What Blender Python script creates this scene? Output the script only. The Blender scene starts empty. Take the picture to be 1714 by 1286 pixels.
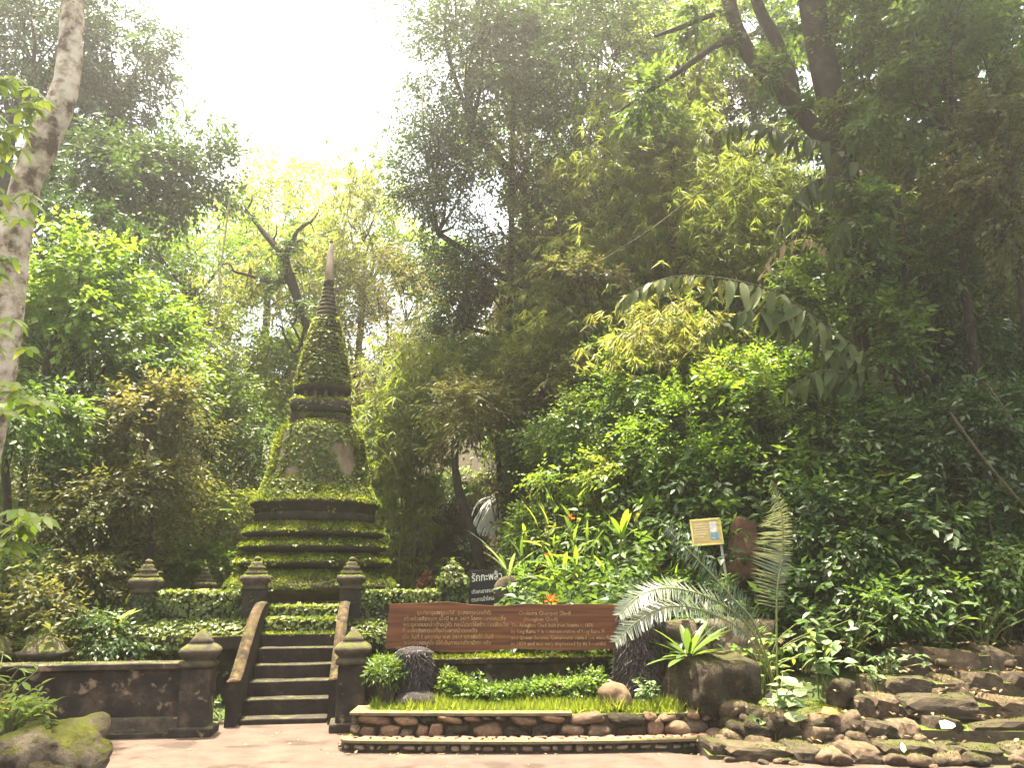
import bpy, bmesh, math, random
import numpy as np
from mathutils import Vector, Matrix

# ------------------------------------------------------------------ camera, sky, sun, exposure
scene = bpy.context.scene
PITCH = math.radians(13.5)
CAMZ = 1.6
FPX = 1333.0
cam_data = bpy.data.cameras.new("camera")
cam_data.sensor_width = 36.0
cam_data.lens = 28.0
cam_data.clip_end = 900.0
cam = bpy.data.objects.new("camera", cam_data)
scene.collection.objects.link(cam)
cam.location = (0, 0, CAMZ)
cam.rotation_euler = (math.radians(90) + PITCH, 0, 0)
scene.camera = cam

SUN_EL = math.radians(79)
SUN_AZ = math.radians(-38)          # measured from +Y towards +X; negative = left of the view axis
world = bpy.data.worlds.new("World")
scene.world = world
world.use_nodes = True
wn = world.node_tree.nodes
sky = wn.new("ShaderNodeTexSky")
sky.sky_type = 'NISHITA'
sky.sun_disc = False
sky.sun_elevation = SUN_EL
sky.sun_rotation = SUN_AZ
sky.dust_density = 6.0
sky.air_density = 1.0
sky.ozone_density = 0.6
wn["Background"].inputs[1].default_value = 0.14
wb = wn.new("ShaderNodeMix"); wb.data_type = 'RGBA'; wb.blend_type = 'MULTIPLY'
wb.inputs["Factor"].default_value = 1.0
wb.inputs["B"].default_value = (1.0, .93, .76, 1)      # the camera's warm white balance
world.node_tree.links.new(sky.outputs[0], wb.inputs["A"])
world.node_tree.links.new(wb.outputs["Result"], wn["Background"].inputs[0])

sun_data = bpy.data.lights.new("sun", 'SUN')
sun_data.energy = 5.0
sun_data.angle = math.radians(0.6)
sun_data.color = (1.0, 0.90, 0.72)
sun = bpy.data.objects.new("sun", sun_data)
scene.collection.objects.link(sun)
sdir = Vector((math.sin(SUN_AZ) * math.cos(SUN_EL), math.cos(SUN_AZ) * math.cos(SUN_EL), math.sin(SUN_EL)))
sun.rotation_euler = (-sdir).to_track_quat('-Z', 'Y').to_euler()
sun.location = sdir * 60

scene.view_settings.view_transform = 'Standard'
scene.view_settings.look = 'None'
scene.view_settings.gamma = 1.0
scene.view_settings.use_curve_mapping = False
scene.view_settings.exposure = 2.75
cy = scene.cycles
cy.max_bounces = 7
cy.diffuse_bounces = 4
cy.glossy_bounces = 2
cy.transmission_bounces = 5
cy.transparent_max_bounces = 4
cy.volume_bounces = 1
cy.caustics_reflective = False
cy.caustics_refractive = False
cy.sample_clamp_indirect = 6.0
cy.use_denoising = True
cy.use_adaptive_sampling = True
cy.adaptive_threshold = 0.02

# ------------------------------------------------------------------ helpers
C = scene.collection
SP, CP = math.sin(PITCH), math.cos(PITCH)

def px(x, y, Y):
    """world point seen at photo pixel (x, y) whose forward distance is Y"""
    xc = (x - 857.0) / FPX
    yc = (643.0 - y) / FPX
    dx, dy, dz = xc, CP - yc * SP, SP + yc * CP
    t = Y / dy
    return np.array([dx * t, Y, CAMZ + dz * t])

def mpp(x, y, Y):
    """metres per photo pixel at that point"""
    p = px(x, y, Y)
    return (p[1] * CP + (p[2] - CAMZ) * SP) / FPX

def nrm(a):
    return a / np.maximum(np.linalg.norm(a, axis=-1, keepdims=True), 1e-9)

def vnoise(P, seed=0):
    """value noise 0..1 for (n,3) points"""
    P = np.asarray(P, float)
    i = np.floor(P).astype(np.int64)
    f = P - i
    f = f * f * (3 - 2 * f)
    def h(a, b, c):
        n = (a * 374761393 + b * 668265263 + c * 2147483647 + seed * 144665) & 0xffffffff
        n = ((n ^ (n >> 13)) * 1274126177) & 0xffffffff
        return ((n ^ (n >> 16)) & 0xffff) / 65535.0
    r = 0
    for a in (0, 1):
        for b in (0, 1):
            for c in (0, 1):
                w = (f[:, 0] if a else 1 - f[:, 0]) * (f[:, 1] if b else 1 - f[:, 1]) * (f[:, 2] if c else 1 - f[:, 2])
                r = r + w * h(i[:, 0] + a, i[:, 1] + b, i[:, 2] + c)
    return r

def fbm(P, seed=0):
    P = np.asarray(P, float)
    return (vnoise(P, seed) + 0.5 * vnoise(P * 2.03, seed + 1) + 0.25 * vnoise(P * 4.1, seed + 2)) / 1.75

def tag(o, label=None, cat=None, group=None, kind=None):
    if label: o["label"] = label
    if cat: o["category"] = cat
    if group: o["group"] = group
    if kind: o["kind"] = kind
    return o

def empty(name, label, cat, loc=(0, 0, 0), rz=0.0, group=None):
    o = bpy.data.objects.new(name, None)
    C.objects.link(o)
    o.location = loc
    o.rotation_euler = (0, 0, rz)
    return tag(o, label, cat, group)

def mk(name, V, F, mat, parent=None, smooth=False, tint=None):
    """one mesh object from vertices and faces (triangle / quad arrays or a list of polygons)"""
    me = bpy.data.meshes.new(name)
    V = np.asarray(V, np.float32)
    if isinstance(F, np.ndarray):
        k = F.shape[1]
        me.vertices.add(len(V)); me.vertices.foreach_set("co", V.ravel())
        me.loops.add(F.size); me.loops.foreach_set("vertex_index", F.astype(np.int32).ravel())
        me.polygons.add(len(F))
        me.polygons.foreach_set("loop_start", np.arange(0, F.size, k, dtype=np.int32))
        try:
            me.polygons.foreach_set("loop_total", np.full(len(F), k, dtype=np.int32))
        except Exception:
            pass
        me.update(calc_edges=True)
    else:
        me.from_pydata([tuple(v) for v in V], [], F)
        me.update()
    if smooth:
        me.polygons.foreach_set("use_smooth", np.ones(len(me.polygons), dtype=bool))
    if tint is not None:
        a = me.attributes.new("tint", 'FLOAT', 'POINT')
        a.data.foreach_set("value", np.asarray(tint, np.float32))
    if mat is not None:
        me.materials.append(mat)
    o = bpy.data.objects.new(name, me)
    C.objects.link(o)
    if parent is not None:
        o.parent = parent
    return o

def fix(o):
    bm = bmesh.new(); bm.from_mesh(o.data)
    bmesh.ops.recalc_face_normals(bm, faces=bm.faces)
    bm.to_mesh(o.data); bm.free()
    return o

def lathe(prof, n=56, sq=0.0, wob=0.0, seed=0, cx=0, cy_=0):
    """rings from [(radius, z)]; sq>0 squares the section"""
    a = np.linspace(0, 2 * np.pi, n, endpoint=False)
    k = np.ones(n)
    if sq:
        q = 2 + 10 * sq
        k = 1.0 / (np.abs(np.cos(a)) ** q + np.abs(np.sin(a)) ** q) ** (1 / q)
    V = []
    for i, (r, z) in enumerate(prof):
        w = 1.0
        P = np.stack([np.cos(a) * 2.2, np.sin(a) * 2.2, np.full(n, z * 3.0)], 1)
        if wob:
            w = 1 + wob * (fbm(P + seed * 7.3, seed) - 0.5)
        zz = z + (wob * 0.25 * (vnoise(P * 1.7 + 3, seed + 4) - 0.5) if wob else 0)
        V.append(np.stack([cx + np.cos(a) * r * k * w, cy_ + np.sin(a) * r * k * w, np.zeros(n) + zz], 1))
    V = np.concatenate(V)
    F = []
    for i in range(len(prof) - 1):
        for j in range(n):
            F.append((i * n + j, i * n + (j + 1) % n, (i + 1) * n + (j + 1) % n, (i + 1) * n + j))
    m = len(prof) - 1
    F.append(tuple(range(n - 1, -1, -1)))
    F.append(tuple(m * n + j for j in range(n)))
    return V, F

def rbox(name, lo, hi, mat, parent=None, bev=0.015, jit=0.0, seed=0, seg=2, cuts=0, label=None):
    lo = np.array(lo, float); hi = np.array(hi, float)
    bm = bmesh.new()
    bmesh.ops.create_cube(bm, size=1.0)
    for v in bm.verts:
        for k in range(3):
            v.co[k] = lo[k] + (v.co[k] + 0.5) * (hi[k] - lo[k])
    if cuts:
        bmesh.ops.subdivide_edges(bm, edges=bm.edges[:], cuts=cuts, use_grid_fill=True)
    if bev:
        es = [e for e in bm.edges if len(e.link_faces) == 2 and e.calc_face_angle(0) > 0.7]
        bmesh.ops.bevel(bm, geom=es, offset=bev, segments=seg, affect='EDGES', profile=0.6)
    if jit:
        P = np.array([v.co[:] for v in bm.verts])
        for k in range(3):
            d = (vnoise(P * 5.0 + 11 * k + seed * 3.1, seed + k) - 0.5) * 2 * jit
            for v, q in zip(bm.verts, d):
                v.co[k] += q
    me = bpy.data.meshes.new(name)
    bm.to_mesh(me); bm.free()
    me.materials.append(mat)
    o = bpy.data.objects.new(name, me)
    C.objects.link(o)
    o.parent = parent
    if label: o["label"] = label
    return o

def tube_geo(path, rad, n=8, rough=0.0, seed=0):
    path = np.asarray(path, float); m = len(path)
    rad = np.broadcast_to(np.asarray(rad, float), (m,))
    T = nrm(np.gradient(path, axis=0))
    up = np.array([0.13, 0.31, 0.94])
    V = []
    for i in range(m):
        t = T[i]
        r = np.cross(t, up)
        if np.linalg.norm(r) < 0.15: r = np.cross(t, [1, 0.2, 0])
        r = r / np.linalg.norm(r); s = np.cross(r, t)
        a = np.linspace(0, 2 * np.pi, n, endpoint=False)
        rr = rad[i] * (1 + (rough * (vnoise(np.stack([np.cos(a) * 1.6 + seed, np.sin(a) * 1.6, np.full(n, i * 0.8)], 1), seed) - 0.5) * 2 if rough else 0))
        V.append(path[i] + np.outer(np.cos(a) * rr, r) + np.outer(np.sin(a) * rr, s))
    V = np.concatenate(V)
    F = []
    for i in range(m - 1):
        for j in range(n):
            F.append((i * n + j, i * n + (j + 1) % n, (i + 1) * n + (j + 1) % n, (i + 1) * n + j))
    F = np.array(F)
    return V, F

def smooth_path(pts, n):
    pts = np.asarray(pts, float)
    m = len(pts)
    t = np.linspace(0, m - 1, n)
    out = []
    for q in t:
        i = min(int(q), m - 2); f = q - i
        p0, p1, p2, p3 = pts[max(i - 1, 0)], pts[i], pts[i + 1], pts[min(i + 2, m - 1)]
        out.append(0.5 * ((2 * p1) + (-p0 + p2) * f + (2 * p0 - 5 * p1 + 4 * p2 - p3) * f * f + (-p0 + 3 * p1 - 3 * p2 + p3) * f ** 3))
    return np.array(out)

def tubes(name, lst, mat, parent=None, n=8, rough=0.0, seed=0):
    """several tubes of ONE plant (its limbs) as a mesh"""
    VV, FF, k = [], [], 0
    for path, rad in lst:
        V, F = tube_geo(path, rad, n, rough, seed)
        VV.append(V); FF.append(F + k); k += len(V)
    return mk(name, np.concatenate(VV), np.concatenate(FF), mat, parent, smooth=True)

# leaf templates: columns u (along), v (across), w (x width, out of plane), q (x length, out of plane)
T_SMALL = (np.array([[0, 0, 0, 0], [.45, .5, .12, 0], [1, 0, 0, -.08], [.45, -.5, .12, 0]]), np.array([[0, 1, 2], [0, 2, 3]]))
T_BLADE = (np.array([[0, 0, 0, 0], [.3, .5, .05, 0], [1, 0, 0, -.18], [.3, -.5, .05, 0]]), np.array([[0, 1, 2], [0, 2, 3]]))
T_LEAF = (np.array([[0, 0, 0, 0], [.28, .46, .10, 0], [.66, .38, .08, -.05], [1, 0, 0, -.16], [.66, -.38, .08, -.05], [.28, -.46, .10, 0], [.5, 0, 0, 0]]),
          np.array([[6, 0, 1], [6, 1, 2], [6, 2, 3], [6, 3, 4], [6, 4, 5], [6, 5, 0]]))
T_HEART = (np.array([[0, 0, 0, 0], [-.06, .3, .10, 0], [.22, .55, .14, 0], [.62, .36, .06, -.05], [1, 0, 0, -.2], [.62, -.36, .06, -.05], [.22, -.55, .14, 0], [-.06, -.3, .10, 0], [.45, 0, 0, 0]]),
           np.array([[8, 0, 1], [8, 1, 2], [8, 2, 3], [8, 3, 4], [8, 4, 5], [8, 5, 6], [8, 6, 7], [8, 7, 0]]))
T_IVY = (np.array([[0, 0, 0, 0], [.3, .52, .12, 0], [1, 0, 0, -.1], [.3, -.52, .12, 0]]), np.array([[0, 1, 2], [0, 2, 3]]))
def _long(st, droop):
    V, F = [], []
    for u, w in st:
        q = -droop * u * u
        V += [[u, .5 * w, .12 * w, q], [u, 0, 0, q], [u, -.5 * w, .12 * w, q]]
    for i in range(len(st) - 1):
        a, b = 3 * i, 3 * i + 3
        for k in (0, 1):
            F += [[a + k, b + k, b + k + 1], [a + k, b + k + 1, a + k + 1]]
    return (np.array(V), np.array(F))
T_LONG = _long([(0, .12), (.2, .85), (.45, 1), (.7, .8), (.9, .35), (1, .02)], .35)
T_STRAP = _long([(0, .25), (.25, .7), (.55, 1), (.8, .85), (.94, .45), (1, .02)], .22)
T_NEEDLE = (np.array([[0, .5, 0, 0], [0, -.5, 0, 0], [.6, .45, 0, -.04], [.6, -.45, 0, -.04], [1, 0, 0, -.14]]), np.array([[0, 1, 3], [0, 3, 2], [2, 3, 4]]))

class Leaves:
    def __init__(s): s.V, s.F, s.T, s.k = [], [], [], 0
    def add(s, P, D, N, L, W, tint, tpl):
        n = len(P)
        if n == 0: return
        t, f = tpl
        D = nrm(D); S = nrm(np.cross(D, N)); N2 = np.cross(S, D)
        L = np.broadcast_to(np.asarray(L, float), (n,))[:, None]
        W = np.broadcast_to(np.asarray(W, float), (n,))[:, None]
        u, v, w, q = (t[None, :, i] for i in range(4))
        V = P[:, None, :] + (L * u)[..., None] * D[:, None] + (W * v)[..., None] * S[:, None] + (W * w + L * q)[..., None] * N2[:, None]
        m = len(t)
        s.V.append(V.reshape(-1, 3)); s.F.append((f[None] + (np.arange(n) * m)[:, None, None]).reshape(-1, 3) + s.k)
        s.T.append(np.repeat(np.broadcast_to(np.asarray(tint, float), (n,)), m)); s.k += n * m
    def ntri(s): return sum(len(f) for f in s.F)
    def build(s, name, mat, parent=None):
        return mk(name, np.concatenate(s.V), np.concatenate(s.F), mat, parent, tint=np.concatenate(s.T))

UP = np.array([0, 0, 1.0])
def rv(rng, n): return nrm(rng.normal(size=(n, 3)))

def sprays(buf, rng, O, D, length, nl, L, W, tint, tpl=T_SMALL, droop=.25, spread=.8, flat=.45, pair=True, down=.15):
    """leafy twigs: nl leaves along each twig starting at O in direction D"""
    M = len(O)
    if M == 0: return
    D = nrm(D); length = np.broadcast_to(np.asarray(length, float), (M,))
    t = (np.arange(nl) + .6) / nl
    t = np.clip(t[None] + rng.normal(size=(M, nl)) * .03, 0, 1.02)
    side = np.where(np.arange(nl) % 2 == 0, 1.0, -1.0)[None, :, None]
    Pn = O[:, None] + D[:, None] * (length[:, None] * t)[..., None] - UP * (droop * length[:, None] * t * t)[..., None]
    H = nrm(UP + rng.normal(size=(M, 3)) * .35)
    S = nrm(np.cross(D, H))
    Dn = D[:, None] * .65 + side * S[:, None] * spread + rng.normal(size=(M, nl, 3)) * .22 - UP * (down + droop * .6)
    Dn[:, -1] = D + rng.normal(size=(M, 3)) * .2 - UP * (down + droop)
    Nn = H[:, None] + rng.normal(size=(M, nl, 3)) * flat
    k = M * nl
    sz = np.repeat(rng.uniform(.75, 1.2, M), nl) * rng.uniform(.7, 1.15, k)
    tt = np.repeat(np.broadcast_to(np.asarray(tint, float), (M,)), nl) + rng.normal(size=k) * .09
    buf.add(Pn.reshape(-1, 3), Dn.reshape(-1, 3), Nn.reshape(-1, 3), L * sz, W * sz, np.clip(tt, 0, 1), tpl)

def sample_tris(V, F, dens, rng, mask=None):
    """random points and normals over triangles/quads"""
    T = []
    for f in F:
        f = list(f)
        for i in range(1, len(f) - 1): T.append((f[0], f[i], f[i + 1]))
    T = np.array(T)
    A, B, D = V[T[:, 0]], V[T[:, 1]], V[T[:, 2]]
    cr = np.cross(B - A, D - A); ar = np.linalg.norm(cr, axis=1) / 2
    n = int(ar.sum() * dens)
    if n == 0: return np.zeros((0, 3)), np.zeros((0, 3))
    idx = rng.choice(len(T), n, p=ar / ar.sum())
    r1, r2 = np.sqrt(rng.random(n))[:, None], rng.random(n)[:, None]
    P = A[idx] * (1 - r1) + B[idx] * (r1 * (1 - r2)) + D[idx] * (r1 * r2)
    N = nrm(cr[idx])
    if mask is not None:
        m = mask(P, N); P, N = P[m], N[m]
    return P, N

def world_geo(o):
    """vertices in the parent's frame and faces of a mesh object"""
    me = o.data
    V = np.zeros(len(me.vertices) * 3, np.float32); me.vertices.foreach_get("co", V)
    return V.reshape(-1, 3).astype(float), [tuple(p.vertices) for p in me.polygons]

# ------------------------------------------------------------------ materials
def newmat(name):
    m = bpy.data.materials.new(name); m.use_nodes = True
    nt = m.node_tree; b = nt.nodes["Principled BSDF"]
    return m, nt, b

def node(nt, kind, **kw):
    n = nt.nodes.new(kind)
    for k, v in kw.items(): setattr(n, k, v)
    return n

def ramp(nt, stops, interp='LINEAR'):
    r = nt.nodes.new("ShaderNodeValToRGB")
    r.color_ramp.interpolation = interp
    e = r.color_ramp.elements
    e[0].position, e[0].color = stops[0][0], (*stops[0][1], 1)
    e[1].position, e[1].color = stops[-1][0], (*stops[-1][1], 1)
    for p, c in stops[1:-1]:
        q = e.new(p); q.color = (*c, 1)
    return r

def leafmat(name, cols, trans=.45, rough=.5, spec=.3, tcol=None):
    m, nt, b = newmat(name)
    at = node(nt, "ShaderNodeAttribute", attribute_name="tint")
    r = ramp(nt, [(i / (len(cols) - 1), c) for i, c in enumerate(cols)])
    nt.links.new(at.outputs["Fac"], r.inputs[0])
    nt.links.new(r.outputs[0], b.inputs["Base Color"])
    b.inputs["Roughness"].default_value = rough
    b.inputs["Specular IOR Level"].default_value = spec
    tr = node(nt, "ShaderNodeBsdfTranslucent")
    mx = node(nt, "ShaderNodeMix", data_type='RGBA', blend_type='MULTIPLY')
    mx.inputs["Factor"].default_value = 1.0
    nt.links.new(r.outputs[0], mx.inputs["A"])
    mx.inputs["B"].default_value = (*(tcol or (2.1, 1.85, 1.05)), 1)
    nt.links.new(mx.outputs["Result"], tr.inputs[0])
    ms = node(nt, "ShaderNodeMixShader")
    ms.inputs[0].default_value = trans
    nt.links.new(b.outputs[0], ms.inputs[1]); nt.links.new(tr.outputs[0], ms.inputs[2])
    nt.links.new(ms.outputs[0], nt.nodes["Material Output"].inputs[0])
    return m

def stonemat(name, stops, scale=6.0, rough=.9, bump=.4, moss=None, moss_amt=.5, speck=None, obj_random=.0, bscale=40.0, bdist=.02):
    m, nt, b = newmat(name)
    tc = node(nt, "ShaderNodeTexCoord")
    nz = node(nt, "ShaderNodeTexNoise"); nz.inputs["Scale"].default_value = scale; nz.inputs["Detail"].default_value = 8; nz.inputs["Roughness"].default_value = .65
    nt.links.new(tc.outputs["Object"], nz.inputs["Vector"])
    r = ramp(nt, stops); nt.links.new(nz.outputs[0], r.inputs[0])
    col = r.outputs[0]
    if obj_random:
        oi = node(nt, "ShaderNodeObjectInfo")
        mr = node(nt, "ShaderNodeMapRange"); mr.inputs["To Min"].default_value = 1 - obj_random; mr.inputs["To Max"].default_value = 1 + obj_random
        nt.links.new(oi.outputs["Random"], mr.inputs[0])
        mm = node(nt, "ShaderNodeMix", data_type='RGBA', blend_type='MULTIPLY'); mm.inputs["Factor"].default_value = 1
        nt.links.new(col, mm.inputs["A"]); nt.links.new(mr.outputs[0], mm.inputs["B"]); col = mm.outputs["Result"]
    if speck:
        n2 = node(nt, "ShaderNodeTexNoise"); n2.inputs["Scale"].default_value = speck[1]; n2.inputs["Detail"].default_value = 5
        nt.links.new(tc.outputs["Object"], n2.inputs["Vector"])
        r2 = ramp(nt, [(speck[2], (0, 0, 0)), (speck[2] + .08, (1, 1, 1))]); nt.links.new(n2.outputs[0], r2.inputs[0])
        mm = node(nt, "ShaderNodeMix", data_type='RGBA'); nt.links.new(r2.outputs[0], mm.inputs["Factor"])
        nt.links.new(col, mm.inputs["A"]); mm.inputs["B"].default_value = (*speck[0], 1); col = mm.outputs["Result"]
    if moss:
        ge = node(nt, "ShaderNodeNewGeometry"); sx = node(nt, "ShaderNodeSeparateXYZ")
        nt.links.new(ge.outputs["Normal"], sx.inputs[0])
        n3 = node(nt, "ShaderNodeTexNoise"); n3.inputs["Scale"].default_value = 9; n3.inputs["Detail"].default_value = 6
        nt.links.new(tc.outputs["Object"], n3.inputs["Vector"])
        ad = node(nt, "ShaderNodeMath", operation='ADD'); nt.links.new(sx.outputs[2], ad.inputs[0])
        su = node(nt, "ShaderNodeMath", operation='MULTIPLY_ADD'); su.inputs[1].default_value = 2.2; su.inputs[2].default_value = -1.1 - (1 - 2 * moss_amt)
        nt.links.new(n3.outputs[0], su.inputs[0]); nt.links.new(su.outputs[0], ad.inputs[1])
        cl = node(nt, "ShaderNodeMapRange"); cl.inputs["From Min"].default_value = .25; cl.inputs["From Max"].default_value = .7
        nt.links.new(ad.outputs[0], cl.inputs[0])
        mm = node(nt, "ShaderNodeMix", data_type='RGBA'); nt.links.new(cl.outputs[0], mm.inputs["Factor"])
        nt.links.new(col, mm.inputs["A"]); mm.inputs["B"].default_value = (*moss, 1); col = mm.outputs["Result"]
    nt.links.new(col, b.inputs["Base Color"])
    b.inputs["Roughness"].default_value = rough
    b.inputs["Specular IOR Level"].default_value = .25
    n4 = node(nt, "ShaderNodeTexNoise"); n4.inputs["Scale"].default_value = bscale; n4.inputs["Detail"].default_value = 8; n4.inputs["Roughness"].default_value = .7
    nt.links.new(tc.outputs["Object"], n4.inputs["Vector"])
    bp = node(nt, "ShaderNodeBump"); bp.inputs["Strength"].default_value = bump; bp.inputs["Distance"].default_value = bdist
    nt.links.new(n4.outputs[0], bp.inputs["Height"]); nt.links.new(bp.outputs[0], b.inputs["Normal"])
    return m

def plainmat(name, col, rough=.8, spec=.3):
    m, nt, b = newmat(name)
    tc = node(nt, "ShaderNodeTexCoord")
    nz = node(nt, "ShaderNodeTexNoise"); nz.inputs["Scale"].default_value = 14; nz.inputs["Detail"].default_value = 6
    nt.links.new(tc.outputs["Object"], nz.inputs["Vector"])
    r = ramp(nt, [(.3, tuple(c * .75 for c in col)), (.7, tuple(min(1, c * 1.2) for c in col))])
    nt.links.new(nz.outputs[0], r.inputs[0]); nt.links.new(r.outputs[0], b.inputs["Base Color"])
    b.inputs["Roughness"].default_value = rough; b.inputs["Specular IOR Level"].default_value = spec
    return m

M = {}
M['mid'] = leafmat("leaf_mid_green", [(.030, .065, .014), (.055, .105, .020), (.095, .150, .028)], .42, .45, .35)
M['dark'] = leafmat("leaf_dark_green", [(.018, .040, .012), (.032, .066, .018), (.055, .095, .024)], .32, .42, .4)
M['bright'] = leafmat("leaf_fresh_green", [(.060, .120, .014), (.100, .180, .020), (.160, .220, .035)], .5, .45, .35)
M['yellow'] = leafmat("leaf_yellow_green", [(.080, .125, .020), (.130, .180, .030), (.190, .210, .050)], .55, .5, .25)
M['olive'] = leafmat("leaf_olive", [(.045, .060, .018), (.075, .090, .028), (.120, .115, .050)], .42, .5, .3)
M['bamboo'] = leafmat("leaf_bamboo", [(.070, .110, .022), (.115, .160, .036), (.200, .200, .080)], .5, .5, .3)
M['pale'] = leafmat("leaf_pale_broad", [(.080, .140, .050), (.130, .200, .085), (.190, .250, .130)], .4, .45, .35)
M['palm'] = leafmat("leaf_palm_dusty", [(.026, .042, .012), (.055, .080, .022), (.120, .145, .060)], .38, .6, .2)
M['cycad'] = leafmat("leaf_cycad", [(.040, .065, .038), (.085, .115, .075), (.160, .185, .135)], .25, .33, .6)  # pale end of the ramp paints the sky's sheen onto the leaflets
M['ivy'] = leafmat("leaf_ivy", [(.030, .055, .010), (.075, .115, .020), (.165, .195, .060)], .4, .42, .35)
M['creeper'] = leafmat("leaf_creeper", [(.048, .070, .014), (.100, .135, .028), (.190, .220, .075)], .45, .5, .25)
M['moss'] = leafmat("moss", [(.036, .056, .007), (.092, .135, .014), (.175, .215, .028)], .45, .85, .05)
M['grass'] = leafmat("grass_blades", [(.095, .150, .016), (.150, .215, .026), (.220, .270, .050)], .5, .5, .3)
M['hedge'] = leafmat("leaf_hedge", [(.030, .070, .012), (.070, .130, .022), (.130, .190, .040)], .42, .4, .4)
M['dry'] = leafmat("leaf_dry", [(.130, .085, .045), (.220, .160, .090), (.320, .250, .150)], .35, .6, .2, (1.3, 1.15, .9))
M['orange'] = leafmat("petal_orange", [(.60, .10, .02), (.75, .16, .03), (.85, .28, .05)], .4, .5, .2, (1.1, 1.0, .9))
M['red'] = leafmat("leaf_red", [(.12, .045, .025), (.20, .070, .040), (.26, .11, .06)], .4, .5, .2, (1.2, 1.1, .9))
M['fallen'] = leafmat("leaf_fallen_yellow", [(.62, .30, .03), (.75, .42, .06), (.80, .66, .30)], .3, .5, .2, (1.0, 1.0, .9))
M['cream'] = leafmat("leaf_fallen_cream", [(.62, .50, .28), (.70, .60, .36), (.76, .68, .45)], .2, .5, .2, (1.0, 1.0, .9))
M['bark'] = stonemat("bark_dark", [(.3, (.014, .010, .007)), (.55, (.030, .022, .015)), (.8, (.065, .052, .036))], 9, .95, .8, (.05, .075, .012), .12, bscale=60)
M['bark_red'] = stonemat("bark_reddish", [(.3, (.04, .02, .012)), (.6, (.085, .045, .028)), (.85, (.14, .09, .06))], 7, .95, .8)
M['bark_pale'] = stonemat("bark_pale", [(.40, (.085, .062, .045)), (.47, (.26, .205, .155)), (.56, (.42, .36, .29)), (.75, (.55, .50, .43))], 4.6, .9, .5, speck=((.07, .05, .035), 7.0, .60), bscale=30)
M['twig'] = plainmat("twig", (.07, .055, .035), .9)
M['culm'] = plainmat("bamboo_culm", (.14, .16, .05), .6)
M['vine'] = plainmat("vine_stem", (.30, .25, .16), .9)
M['soil'] = stonemat("forest_floor", [(.3, (.020, .016, .009)), (.55, (.045, .034, .020)), (.8, (.075, .060, .035))], 4, 1, .6, (.035, .055, .012), .35)
M['pave'] = stonemat("forecourt_concrete", [(.25, (.042, .028, .021)), (.45, (.064, .044, .034)), (.6, (.078, .055, .043)), (.8, (.096, .070, .056))], 3.4, .88, .5, speck=((.037, .026, .019), 2.1, .57), bscale=60)
M['stone_old'] = stonemat("laterite_black_algae", [(.3, (.012, .011, .009)), (.55, (.030, .025, .018)), (.78, (.070, .056, .040))], 5, .95, .6, (.095, .110, .008), .36)
M['stone_wall'] = stonemat("weathered_plaster", [(.32, (.014, .012, .010)), (.52, (.034, .026, .020)), (.68, (.085, .058, .040)), (.85, (.20, .135, .085))], 4.5, .95, .5, (.060, .070, .018), .18, speck=((.24, .17, .11), 6.5, .62))
M['stone_bell'] = stonemat("brown_stone", [(.3, (.085, .062, .042)), (.55, (.150, .112, .076)), (.8, (.215, .165, .115))], 5, .95, .45, speck=((.07, .085, .02), 3.2, .58))
M['stone_cap'] = stonemat("grey_cap_stone", [(.3, (.026, .020, .013)), (.55, (.062, .049, .034)), (.8, (.125, .100, .072))], 7, .95, .7, (.070, .080, .014), .36, speck=((.16, .13, .095), 11.0, .66))
M['plinth'] = stonemat("plinth_plaster", [(.3, (.030, .024, .017)), (.55, (.075, .058, .042)), (.8, (.145, .115, .085))], 9, .95, .7, (.060, .070, .014), .20, speck=((.20, .165, .125), 16.0, .64))
M['lichen'] = stonemat("lichen_plaster", [(.36, (.006, .005, .003)), (.46, (.026, .016, .007)), (.55, (.055, .034, .014)), (.64, (.090, .062, .034)), (.76, (.19, .145, .10))], 11, .95, .8, (.060, .055, .010), .20)
M['pinkpole'] = stonemat("pink_plaster", [(.3, (.26, .185, .15)), (.7, (.42, .32, .265))], 8, .85, .2)
M['stair'] = stonemat("stair_stone", [(.3, (.012, .010, .008)), (.55, (.030, .024, .018)), (.8, (.070, .055, .038))], 6, .95, .7, (.075, .080, .022), .10, speck=((.15, .12, .08), 9.0, .70))
M['rubble'] = stonemat("rubble_stone", [(.25, (.045, .030, .019)), (.5, (.095, .064, .040)), (.75, (.190, .135, .090))], 6, .9, .7, (.050, .050, .014), .20, obj_random=.45)
M['rubble_warm'] = stonemat("rubble_warm", [(.25, (.075, .045, .025)), (.5, (.165, .100, .058)), (.75, (.28, .19, .12))], 8, .9, .7, (.055, .055, .014), .22, obj_random=.3)
M['step'] = stonemat("step_stone", [(.25, (.026, .019, .012)), (.5, (.062, .046, .030)), (.75, (.135, .103, .070))], 5, .95, .9, (.045, .045, .012), .22, obj_random=.35, speck=((.17, .135, .095), 6.0, .66))
M['pebble'] = stonemat("pebble_stone", [(.25, (.085, .060, .040)), (.5, (.18, .125, .083)), (.75, (.30, .225, .16))], 9, .85, .35, obj_random=.4)
M['mortar'] = stonemat("mossy_mortar", [(.3, (.035, .028, .018)), (.6, (.070, .055, .034)), (.85, (.110, .085, .055))], 9, 1, .7, (.065, .085, .014), .35)
M['slab'] = stonemat("thin_cap_slab", [(.3, (.085, .060, .036)), (.6, (.16, .115, .070)), (.85, (.23, .175, .115))], 5, .9, .4, (.09, .10, .025), .25)
M['redpave'] = stonemat("red_paver", [(.3, (.12, .062, .040)), (.6, (.21, .118, .080)), (.85, (.30, .19, .14))], 10, .9, .5, obj_random=.25)
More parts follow.
